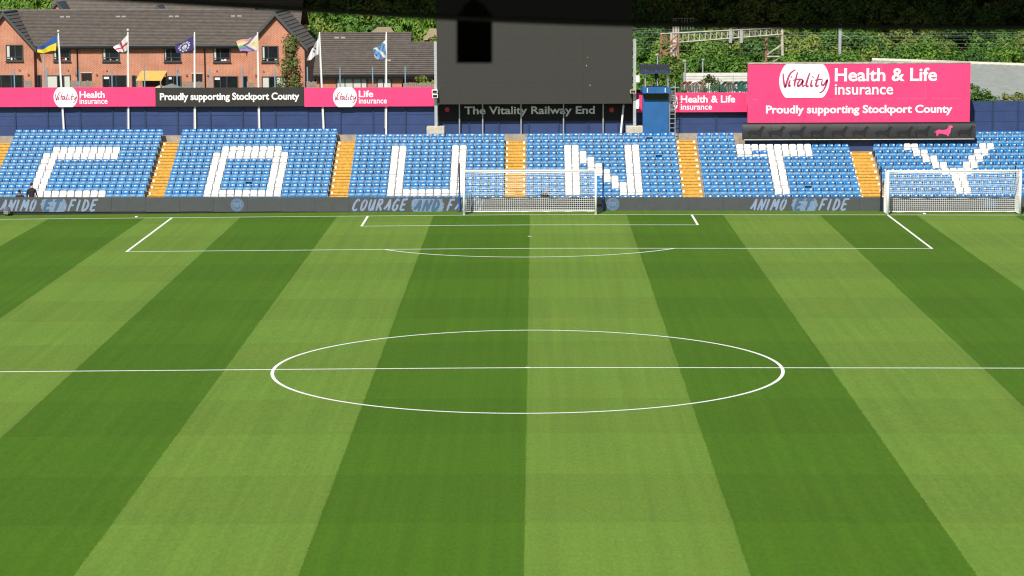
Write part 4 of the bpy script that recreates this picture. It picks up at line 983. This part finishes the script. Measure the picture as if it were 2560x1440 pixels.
for i, (u, m, v) in enumerate(((1713, M_rust, 211), (1725, M_rust, 211), (1737, M_steel, 211.5), (1749, M_rust, 211), (1815, M_green, 211), (1825, M_rust, 212), (1842, M_green, 211), (1854, M_green, 210), (1864, M_green, 211))):
    q = W(u, v+5, 31.5); mb = MB(); n = 18
    for ring_ in range(3):
        pts = [(q.x+(.3-.07*ring_)*math.cos(2*math.pi*k/n), 31.4+ring_*.06, q.z+(.34-.07*ring_)*math.sin(2*math.pi*k/n)) for k in range(n+1)]; mb.tube(pts, .035, 5, cap=False)
    o = mb.build('cable_coil', m); tag(o, '%s cable coil behind the green palisade, %s from the left' % ('rusty' if m is M_rust else ('grey' if m is M_steel else 'green'), ORD[i]), 'coil', 'cable coils behind the palisade')
    MB().box(q.x-.05, q.x+.05, 31.35, 31.6, -.6, q.z-.2).build('stake', m, o)

# ================================================================== RAILWAY GANTRY
ga = thing('rail_gantry', 'beige lattice railway gantry with a rusty left tower', 'gantry', tuple(W(1690, 170, 96)))
def GP(u, v, back=0):
    t = (u-1652)/305.0; return W(u, v, 93+9*t+back)
NB = 22
for back in (0, 1.3):
    tp = [GP(1652+305*i/NB, 85-15*i/NB, back) for i in range(NB+1)]; bt = [GP(1652+305*i/NB, 110-24*i/NB, back) for i in range(NB+1)]
    MB().tube(tp, .085, 4).build('top_chord', M_gantry, ga); MB().tube(bt, .085, 4).build('bottom_chord', M_gantry, ga)
    for i in range(NB+1):
        m = M_rust if i < 2 else M_gantry
        MB().bar(tp[i], bt[i], .075).build('lattice_post', m, ga)
        if i < NB: MB().bar(tp[i], bt[i+1], .055).build('lattice_brace', m, ga)
for u, vt, ub, vb, m in ((1652, 85, 1651, 175, M_rust), (1694, 84, 1696, 175, M_rust), (1678, 84, 1679, 170, M_gantry)):
    for back in (0, 1.3):
        MB().bar(W(u, vt, 93+back), W(ub, vb, 93+back)-Vector((0, 0, 3.5)), .17).build('tower_leg', m, ga)
for (u0, v0, u1, v1) in ((1652, 87, 1672, 108), (1672, 108, 1694, 88), (1652, 108, 1694, 108), (1652, 131, 1694, 112), (1652, 132, 1694, 132), (1694, 150, 1652, 132), (1652, 150, 1694, 165)):
    MB().bar(W(u0, v0, 92.9), W(u1, v1, 92.9), .12).build('tower_brace', M_rust, ga)
q0 = W(1688, 62, 97); MB().box(q0.x-.25, q0.x+.35, 96.6, 97.4, -.6, q0.z).build('pale_column', M_gantry, ga)
q0 = W(1683, 46, 96); q1 = W(1733, 46, 96)
for i in range(8): x = q0.x+(q1.x-q0.x)*i/7; MB().bar((x, 96, q0.z-1.0), (x, 96, q0.z), .05).build('cage_bar', M_gantry, ga)
MB().bar((q0.x, 96, q0.z), (q1.x, 96, q0.z), .06).build('cage_rail', M_gantry, ga)
for u0, v0, u1, v1 in ((1955, 72, 1959, 170), (1915, 94, 1915, 170)): MB().bar(W(u0, v0, 102), W(u1, v1, 102)-Vector((0, 0, 4)), .22).build('right_leg', M_gantry if u0 > 1940 else M_rust, ga)
for u0, v0, u1, v1 in ((1918, 136, 1956, 110), (1918, 141, 1957, 141), (1918, 162, 1957, 141)): MB().bar(W(u0, v0, 102), W(u1, v1, 102), .13).build('right_brace', M_gantry, ga)
for u in (1826, 1853): MB().bar(GP(u, 72), GP(u, 107), .28).build('drop_post', M_steel, ga)
def mast(u, vt, vb, y, label, w=.3):
    a = W(u, vt, y); b_ = W(u, vb, y); o = thing('rail_mast', label, 'mast', (a.x, y, -.6)); MB().box(a.x-w/2, a.x+w/2, y-.15, y+.15, -.6, a.z).build('mast_post', M_steel, o)
    MB().bar((a.x, y, a.z-.9), (a.x+.9, y, a.z-1.3), .05).build('cantilever_arm', M_steel, o)
mast(2100, 60, 120, 100, 'grey railway mast standing above the pink hoarding', .26); mast(1069, 30, 72, 105, 'grey railway mast left of the video screen', .34)
wi = 0
for (va, vb, y) in ((70, 80, 92), (78, 100, 94), (92, 108, 96), (101, 118, 98), (81, 85, 104), (108, 131, 100), (74, 92, 106), (120, 140, 90)):
    pts = []
    for k in range(13):
        t = k/12; pts.append(W(1560+1060*t, va+(vb-va)*t+7*math.sin(math.pi*t), y))
    tag(MB().tube(pts, .009, 4).build('overhead_wire', mat('wire_grey', (.25, .27, .27), .5)), 'thin overhead railway wire in front of the trees, %s from the front' % ORD[wi], 'wire', 'overhead railway wires'); wi += 1
pz = thing('palisade_fence', 'pale palisade fence among the trees at the top right', 'fence', tuple(W(2530, 105, 128)))
x = W(2490, 90, 128).x; i = 0
while x < W(2570, 90, 128).x:
    zt = W(2500, 95-i*.55, 128).z; MB().box(x, x+.11, 128, 128.04, zt-2.6, zt).build('pale', M_steel, pz); x += .26; i += 1

# ================================================================== TREES
def crown_mesh(name, rx, rz, nclump, nleaf, size, m, seed, shape='round'):
    rnd = random.Random(seed); vs = []; fs = []
    cl = []
    for i in range(nclump):
        while True:
            p = Vector((rnd.uniform(-1, 1), rnd.uniform(-1, 1), rnd.uniform(-1, 1)))
            if .25 < p.length < 1: break
        if shape == 'cone': 
            h = rnd.random(); k = .25+.75*(1-h)**.75; a = rnd.uniform(0, 6.28); rr = k*rnd.uniform(.15, 1); p = Vector((math.cos(a)*rr, math.sin(a)*rr, h*2-1))
        cl.append((Vector((p.x*rx*.85, p.y*rx*.85, p.z*rz*.85)), rnd.uniform(.16, .34)*min(rx, rz) if shape != 'cone' else rnd.uniform(.25, .45)*rx))
    arr = []
    for c, cr in cl:
        for k in range(nleaf):
            d = Vector((rnd.gauss(0, 1), rnd.gauss(0, 1), rnd.gauss(0, 1))).normalized(); p = c+d*cr*rnd.random()**.4
            n = (d*1.25+Vector((p.x/rx, p.y/rx, p.z/rz))*.5+Vector((rnd.gauss(0, .45), rnd.gauss(0, .45), rnd.gauss(0, .45)+.2))).normalized()
            a = n.cross(Vector((rnd.gauss(0, 1), rnd.gauss(0, 1), rnd.gauss(0, 1)))).normalized(); b = n.cross(a); s = size*rnd.uniform(.6, 1.3)
            o = len(vs); vs += [p-a*s*.5, p+b*s*.32+n*s*.06, p+a*s*.55, p-b*s*.32+n*s*.06]; fs.append((o, o+1, o+2, o+3))
    me = bpy.data.meshes.new(name); me.from_pydata([tuple(v) for v in vs], [], fs); me.materials.append(m); me.update(); return me
def trunk_mesh(h, r, seed, spread=1.6):
    rnd = random.Random(seed); mb = MB(); mb.tube([(0, 0, -.5), (.05, 0, h*.4), (rnd.uniform(-.2, .2), .05, h*.8), (rnd.uniform(-.3, .3), 0, h*1.15)], [r, r*.75, r*.5, r*.2], 7)
    for k in range(6):
        a = rnd.uniform(0, 6.28); z0 = h*rnd.uniform(.45, .9); L = spread*rnd.uniform(.5, 1); mb.tube([(0, 0, z0), (math.cos(a)*L*.5, math.sin(a)*L*.5, z0+L*.45), (math.cos(a)*L, math.sin(a)*L, z0+L*.8)], [r*.4, r*.28, r*.1], 5)
    me = bpy.data.meshes.new('trunk'); me.from_pydata(mb.v, [], mb.f); me.materials.append(M_trunk); return me
CR = [crown_mesh('crown', 2.6, 2.4, 60, 190, .225, M_leaf[i % 3], 11+i) for i in range(6)]
TR = [trunk_mesh(4.5, .18, 40+i) for i in range(3)]
tn = [0]
def tree(x, y, z0, h, wx, var, label, name='tree'):
    """z0 ground, h total height; crown is 2.4 half-height at scale 1"""
    t = thing(name, label, 'tree' if name != 'bush' else 'bush', (x, y, z0), 'trees and bushes along the railway')
    k = tn[0]; tn[0] += 1
    c = link('crown', CR[var % 6], t, (0, 0, h*.56)); c.scale = (wx/2.5, wx/2.5, h*.46/2.35); c.rotation_euler.z = random.uniform(0, 6.28)
    tr = link('trunk', TR[k % 3], t, (0, 0, 0)); tr.scale = (h/6, h/6, h/6*.75)
hill = MB(); hx = list(np.linspace(-130, 150, 29)); hy = [112, 120, 135, 150, 175, 220, 400]; hz = [-.6, .8, 3.2, 5.5, 9, 16, 34]
vs = [(x, y, z+(random.uniform(-.5, .5) if 0 < j < 6 else 0)) for j, (y, z) in enumerate(zip(hy, hz)) for x in hx]; nxh = len(hx)
hill.add(vs, [(j*nxh+i, j*nxh+i+1, (j+1)*nxh+i+1, (j+1)*nxh+i) for j in range(6) for i in range(nxh-1)])
tag(hill.build('hillside', mat('bank_green', (.03, .05, .012), .95, var=.4, vscale=.6), smooth=True), kind='structure')
rows = [('front', 78, 5.2, 3.0), ('second', 86, 6.0, 3.2), ('third', 108, 6.3, 3.3), ('fourth', 117, 7.2, 3.5), ('fifth', 128, 8.0, 3.7), ('sixth', 143, 9.0, 4.2), ('seventh', 162, 10.0, 4.8)]
def zhill(y): return float(np.interp(y, hy, hz))
for ri, (rn, y, hh, wx) in enumerate(rows):
    ppm = FPX/(y+144.8); xa = (1585-1317)/ppm-.5; xb = (2560-1317)/ppm+2.5; x = xa; i = 0
    while x < xb:
        hgt = hh*random.uniform(.75, 1.2); yy = y+random.uniform(-2, 2); ux_ = 1317+x*ppm
        if ri < 2:
            vtop = 142 if ux_ < 1960 else 118
            hgt = (W(ux_, vtop+random.uniform(-10, 14), yy).z+.6)*.98
            if 1690 < ux_ < 1800 and ri == 1: hgt *= .85
        tree(x, yy, zhill(yy) if y > 110 else -.6, hgt, wx*random.uniform(.85, 1.15), random.randrange(6), 'leafy %s on the railway bank, %s row from the front, %s from the left' % ('bush' if ri < 2 else 'tree', ORD[ri], ORD[min(i, 23)]), 'bush' if ri < 2 else 'tree')
        x += wx*random.uniform(.8, 1.15); i += 1
# trees behind the bungalow and behind the terrace
for ri, (y, n, u0, u1, hh, wx, nm) in enumerate(((92, 7, 770, 1110, 8.6, 2.9, 'nearest'), (104, 7, 760, 1110, 9.5, 3.4, 'middle'), (122, 6, 755, 1120, 9.5, 4.0, 'rear'), (150, 6, 750, 1120, 10, 4.6, 'rearmost'))):
    for i in range(n):
        u = u0+(u1-u0)*i/(n-1); yy = y+random.uniform(-2, 2); hgt = hh*random.uniform(.85, 1.15)
        if ri == 0 and u > 880: hgt *= .82
        tree(W(u, 80, yy).x, yy, zhill(yy) if y > 112 else -.6, hgt, wx*random.uniform(.9, 1.1), random.randrange(6), 'green tree above the bungalow roof, %s line, %s from the left' % (nm, ORD[i]))
for ri, (y, n, u0, u1, hh, wx, nm) in enumerate(((100, 4, -20, 120, 11.5, 3.4, 'nearer'), (118, 4, -20, 130, 12, 4.0, 'farther'))):
    for i in range(n):
        u = u0+(u1-u0)*i/(n-1); yy = y+random.uniform(-2, 2); tree(W(u, 20, yy).x, yy, zhill(yy) if y > 112 else -.6, hh*random.uniform(.9, 1.1), wx, random.randrange(6), 'dark green tree above the left gable, %s line, %s from the left' % (nm, ORD[i]))
# slender birch in front of the right gable
bt = thing('birch_tree', 'slender birch in front of the right brick gable', 'tree', (W(727, 200, 53).x, 53, 1.5))
hb = W(727, 84, 53).z-1.5
c = link('crown', crown_mesh('birch_crown', 1.5, hb*.5, 80, 85, .17, M_leaf[3], 91, 'cone'), bt, (0, 0, hb*.55)); c.scale = (1, 1, .92)
MB().tube([(0, 0, -.5), (.05, 0, hb*.5), (0, 0, hb*.97)], [.1, .07, .02], 7).build('trunk', mat('birch_bark', (.35, .3, .25), .8, var=.3), bt, loc=(0, 0, 0))
for (u, v, y, w_, h_, lab, var) in ((1782, 180, 33, 1.2, 3.0, 'light green sapling in front of the white boarding', 3), (1620, 205, 29, .9, 1.6, 'low weeds behind the camera tower', 2), (1690, 215, 29, .8, 1.2, 'weeds beside the ladder above the pink advert', 1),
                              (2440, 205, 20, 1.1, 2.4, 'creeper bush spilling over the navy wall beside the hoarding', 1), (2466, 224, 19.5, 1.3, 1.9, 'leafy creeper on top of the navy wall', 0), (2532, 228, 20, 1.1, 1.8, 'spindly bush at the wall top on the right edge', 3),
                              (1050, 190, 49, 1.2, 1.8, 'small bush under the bungalow eaves', 2), (1500, 218, 31, 1.0, 1.2, 'hidden weeds', 2)):
    if lab == 'hidden weeds': continue
    q = W(u, v, y); z0 = q.z-h_; t = thing('bush', lab, 'bush', (q.x, y, z0)); me = crown_mesh('foliage', w_, h_*.5, 26, 70, .16, M_leaf[var], 300+u)
    link('foliage', me, t, (0, 0, h_*.5)); MB().tube([(0, 0, -z0-.6), (0, 0, h_*.6)], [.05, .02], 5).build('stem', M_trunk, t, loc=(0, 0, 0))
for (u0, u1, v0, v1, y, lab) in ((925, 985, 70, 82, 98, 'tan roof showing between trees above the bungalow'), (1058, 1100, 74, 100, 96, 'tan roof slope left of the video screen')):
    a = W(u0, v1, y); b_ = W(u1, v0, y); t = thing('far_house', lab, 'house', (a.x, y, -.6)); m = mat('tan_roof', (.28, .22, .13), .8, var=.15)
    MB().add([(a.x, y, a.z), (b_.x, y, a.z), (b_.x-.5, y+3.5, b_.z), (a.x+.5, y+3.5, b_.z), (b_.x, y+7, a.z), (a.x, y+7, a.z)], [(0, 1, 2, 3), (3, 2, 4, 5)]).build('roof', m, t); MB().box(a.x+.2, b_.x-.2, y+.3, y+6.7, -.6, a.z).build('wall', M_brick, t)

# ================================================================== PEOPLE AND LOOSE ITEMS
def person(name, label, skel, radii, edges, zones, hair, cloth):
    me = bpy.data.meshes.new('body'); me.from_pydata(skel, edges, []); o = bpy.data.objects.new('tmp', me); COL.objects.link(o)
    o.modifiers.new('s', 'SKIN'); sk = me.skin_vertices[0].data
    for i, r_ in enumerate(radii): sk[i].radius = (r_, r_*.85 if i not in (1, 2, 3) else r_*.7); 
    sk[0].use_root = True
    ss = o.modifiers.new('d', 'SUBSURF'); ss.levels = 1; ss.render_levels = 1
    bpy.context.view_layer.update(); m2 = bpy.data.meshes.new_from_object(o.evaluated_get(bpy.context.evaluated_depsgraph_get())); bpy.data.objects.remove(o)
    m2.materials.clear(); m2.materials.append(cloth); m2.materials.append(M_skin); 
    for f in m2.polygons:
        f.use_smooth = True
        if any((f.center-Vector(c)).length < rr for c, rr in zones): f.material_index = 1
    return m2
def make_person(label, loc, rotz, pose, cloth):
    # joints: 0 pelvis 1 waist 2 chest 3 shoulders 4 neck 5 head base 6 crown | arms | legs
    J, RAD = [], []
    def j(p, r): J.append(p); RAD.append(r); return len(J)-1
    lean, seated = pose.get('lean', 0), pose.get('seated', False); ph = .46 if seated else .92
    def up(d, side=0, fwd=0): return (side, -math.sin(lean)*d-fwd*math.cos(lean), ph+math.cos(lean)*d)
    p0 = j((0, 0, ph), .17); p1 = j(up(.18), .185); p2 = j(up(.34), .215); p3 = j(up(.46), .18); p4 = j(up(.55), .065)
    hn = pose.get('nod', 0); hb = Vector(up(.62)); hd = Vector((0, -math.sin(lean+hn), math.cos(lean+hn)))
    p5 = j(tuple(hb+hd*.05), .085); p6 = j(tuple(hb+hd*.15), .09)
    E_ = [(p0, p1), (p1, p2), (p2, p3), (p3, p4), (p4, p5), (p5, p6)]; zones = [(tuple(hb+hd*.1), .18)]
    nose = j(tuple(hb+hd*.08+Vector((0, -.1, 0))), .018); E_.append((p5, nose))
    for s in (-1, 1):
        sh_ = j(up(.45, s*.2), .085); el, wr = pose['arms'][0 if s < 0 else 1]; e = j((s*el[0], el[1], el[2]), .062); w = j((s*wr[0], wr[1], wr[2]), .034)
        E_ += [(p3, sh_), (sh_, e), (e, w)]; d = (Vector((s*wr[0], wr[1], wr[2]))-Vector((s*el[0], el[1], el[2]))).normalized(); pl = Vector((s*wr[0], wr[1], wr[2]))+d*.08
        pm = j(tuple(pl), .034); E_.append((w, pm)); zones.append((tuple(pl), .15)); sd = d.cross(Vector((0, 0, 1))).normalized()
        for q, L in ((-.03, .07), (-.01, .085), (.01, .08), (.03, .065)):
            f = j(tuple(pl+d*L+sd*q+Vector((0, 0, -.015))), .009); E_.append((pm, f))
        th = j(tuple(Vector((s*wr[0], wr[1], wr[2]))+d*.06-sd*.055*s), .011); E_.append((w, th))
        hp = j((s*.1, 0, ph-.02), .1)
        if seated: kn = j((s*.13, -.42, ph+.02), .075); an = j((s*.13, -.4, .08), .045); ft = j((s*.13, -.56, .04), .045)
        else: kn = j((s*.11, -.02, .48), .07); an = j((s*.11, .03, .08), .045); ft = j((s*.12, -.14, .04), .045)
        E_ += [(p0, hp), (hp, kn), (kn, an), (an, ft)]
    t = thing('person', label, 'person', loc); t.rotation_euler.z = rotz
    m = person('p', label, J, RAD, E_, zones, None, cloth); link('body', m, t, (0, 0, 0))
    bm = bmesh.new(); bmesh.ops.create_uvsphere(bm, u_segments=12, v_segments=8, radius=.1)
    for v in list(bm.verts):
        if v.co.z < -.01 and v.co.y < .02: v.co.z = -.01
    me = bpy.data.meshes.new('hair'); bm.to_mesh(me); bm.free(); me.materials.append(M_hair if pose.get('hair', 1) else M_skin)
    hc = hb+hd*.16; o = link('hair', me, t, tuple(hc+Vector((0, .012, .01)))); o.rotation_euler.x = lean+hn; o.scale = (.95, 1.08, 1.0)
q = W(49, 478, 3.75); make_person('seated person in dark top with hands together behind the left perimeter board', (q.x, 3.85, -.09), 0, dict(seated=True, lean=.22, nod=.3, arms=[((.27, -.2, .62), (.06, -.42, .78)), ((.27, -.2, .62), (.05, -.43, .76))]), M_clothn)
q = W(79, 466, 3.0); make_person('person in black shirt standing with back to the pitch behind the left board', (q.x, 2.95, -.13), math.pi+.1, dict(lean=.18, nod=.15, arms=[((.27, -.06, 1.14), (.3, -.2, .96)), ((.27, -.06, 1.14), (.28, -.22, .98))]), M_cloth)
q = W(1360, 483, 3.75); make_person('person in black bending forward behind the middle goal net', (q.x-.05, 3.85, -.09), .5, dict(seated=True, lean=.5, nod=.5, hair=0, arms=[((.28, -.35, .62), (.1, -.5, .5)), ((.3, -.3, .6), (.12, -.5, .5))]), M_cloth)
q = W(16, 533, 1.75); bgz = crown(q.x)
bag = thing('kit_bag', 'grey and black backpack leaning on the left perimeter board', 'bag', (q.x, 1.85, bgz))
mb = MB(); bm = bmesh.new(); bmesh.ops.create_cube(bm, size=1); bmesh.ops.bevel(bm, geom=bm.edges[:], offset=.28, segments=3, affect='EDGES')
for v in bm.verts: v.co = Vector((v.co.x*.36*(1-.15*v.co.z), v.co.y*.26+.1*v.co.z, v.co.z*.52+.26))
me = bpy.data.meshes.new('bag_body'); bm.to_mesh(me); bm.free(); me.materials.append(mat('bag_grey', (.09, .1, .1), .8, var=.5, vscale=14)); link('bag_body', me, bag, (0, 0, 0))
o = MB().box(-.13, .13, -.2, -.1, .08, .3).build('front_pocket', mat('bag_pocket', (.16, .17, .17), .8, var=.5, vscale=18), bag, loc=(0, 0, 0)); bevel_mesh(o, .03)
MB().tube([(.05, .08, .5), (.2, -.02, .42), (.22, -.05, .15), (.12, .05, .02)], .022, 6).build('strap', M_black, bag, loc=(0, 0, 0))
for (u, v, y, lab) in ((341, 542.5, .55, 'small white cone lying by the goal line on the left'), (2311, 534.3, .55, 'small white marker lying inside the portable goal')):
    q = W(u, v, y); z = crown(q.x); tag(MB().tube([(q.x, y, z), (q.x, y, z+.05)], [.09, .05], 10).build('marker_disc', M_white), lab, 'marker')

# ================================================================== DARK STRIP AND PENDANT AT THE CAMERA STAND'S ROOF EDGE
def tint():
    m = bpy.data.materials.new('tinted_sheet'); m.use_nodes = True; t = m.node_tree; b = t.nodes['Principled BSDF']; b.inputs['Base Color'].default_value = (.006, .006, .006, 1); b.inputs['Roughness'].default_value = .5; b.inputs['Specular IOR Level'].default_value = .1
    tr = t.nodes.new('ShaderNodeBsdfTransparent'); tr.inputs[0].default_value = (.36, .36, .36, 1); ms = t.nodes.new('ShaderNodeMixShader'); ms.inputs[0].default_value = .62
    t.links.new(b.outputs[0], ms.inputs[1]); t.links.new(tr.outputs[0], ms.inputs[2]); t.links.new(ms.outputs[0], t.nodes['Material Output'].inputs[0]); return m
RYD = -136.8
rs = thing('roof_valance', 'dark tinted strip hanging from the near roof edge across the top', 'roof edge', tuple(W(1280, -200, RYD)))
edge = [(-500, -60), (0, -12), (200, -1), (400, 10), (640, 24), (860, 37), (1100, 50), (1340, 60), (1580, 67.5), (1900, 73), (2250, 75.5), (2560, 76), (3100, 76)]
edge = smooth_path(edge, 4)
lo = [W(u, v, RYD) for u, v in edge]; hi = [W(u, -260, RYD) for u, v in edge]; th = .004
vs = []
for a, b_ in zip(lo, hi): vs += [a, b_, a+Vector((0, th, 0)), b_+Vector((0, th, 0))]
fs = []
for i in range(len(lo)-1):
    k = 4*i; fs += [(k, k+4, k+5, k+1), (k+2, k+3, k+7, k+6), (k, k+2, k+6, k+4)]
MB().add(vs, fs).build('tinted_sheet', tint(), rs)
MB().tube([p+Vector((0, -.004, .008)) for p in lo], .008, 6).build('bottom_hem', M_black, rs)
MB().box(hi[0].x-.5, hi[-1].x+.5, RYD-.1, RYD+.2, hi[0].z+.0, hi[0].z+.3).build('roof_beam', M_black, rs)
pn = thing('hanging_box', 'black box with sloped shoulders hanging from the near roof edge', 'fixture', tuple(W(1185, 158, RYD+.1)))
pts = [(1142, 157), (1230, 157), (1230, 38), (1208, 12), (1196, 4), (1174, 4), (1162, 12), (1142, 40)]
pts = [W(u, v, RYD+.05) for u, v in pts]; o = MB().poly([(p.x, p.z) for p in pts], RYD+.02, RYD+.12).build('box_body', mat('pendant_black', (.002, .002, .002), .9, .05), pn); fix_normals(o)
a = W(1178, 6, RYD+.07); b_ = W(1192, 6, RYD+.07); MB().box(a.x, b_.x, RYD+.05, RYD+.08, a.z-.01, hi[0].z+.02).build('hanger', M_black, pn)

roof = bpy.data.objects.new('unseen_shade_roof', None); COL.objects.link(roof); tag(roof, kind='structure')  # unseen roof added to keep the sun off the strip and hanging box
for i in range(24):
    x0 = -18+1.5*i; MB().add([(x0, RYD-.1, hi[0].z+.3), (x0+1.49, RYD-.1, hi[0].z+.3), (x0+1.49, RYD-26, hi[0].z+3.6), (x0, RYD-26, hi[0].z+3.6), (x0, RYD-.1, hi[0].z+.36), (x0+1.49, RYD-.1, hi[0].z+.36), (x0+1.49, RYD-26, hi[0].z+3.66), (x0, RYD-26, hi[0].z+3.66)],
        [(0, 3, 2, 1), (4, 5, 6, 7), (0, 1, 5, 4), (1, 2, 6, 5), (2, 3, 7, 6), (3, 0, 4, 7)]).build('roof_sheet', mat('shade_roof_sheet', (.03, .03, .032), .7), roof)
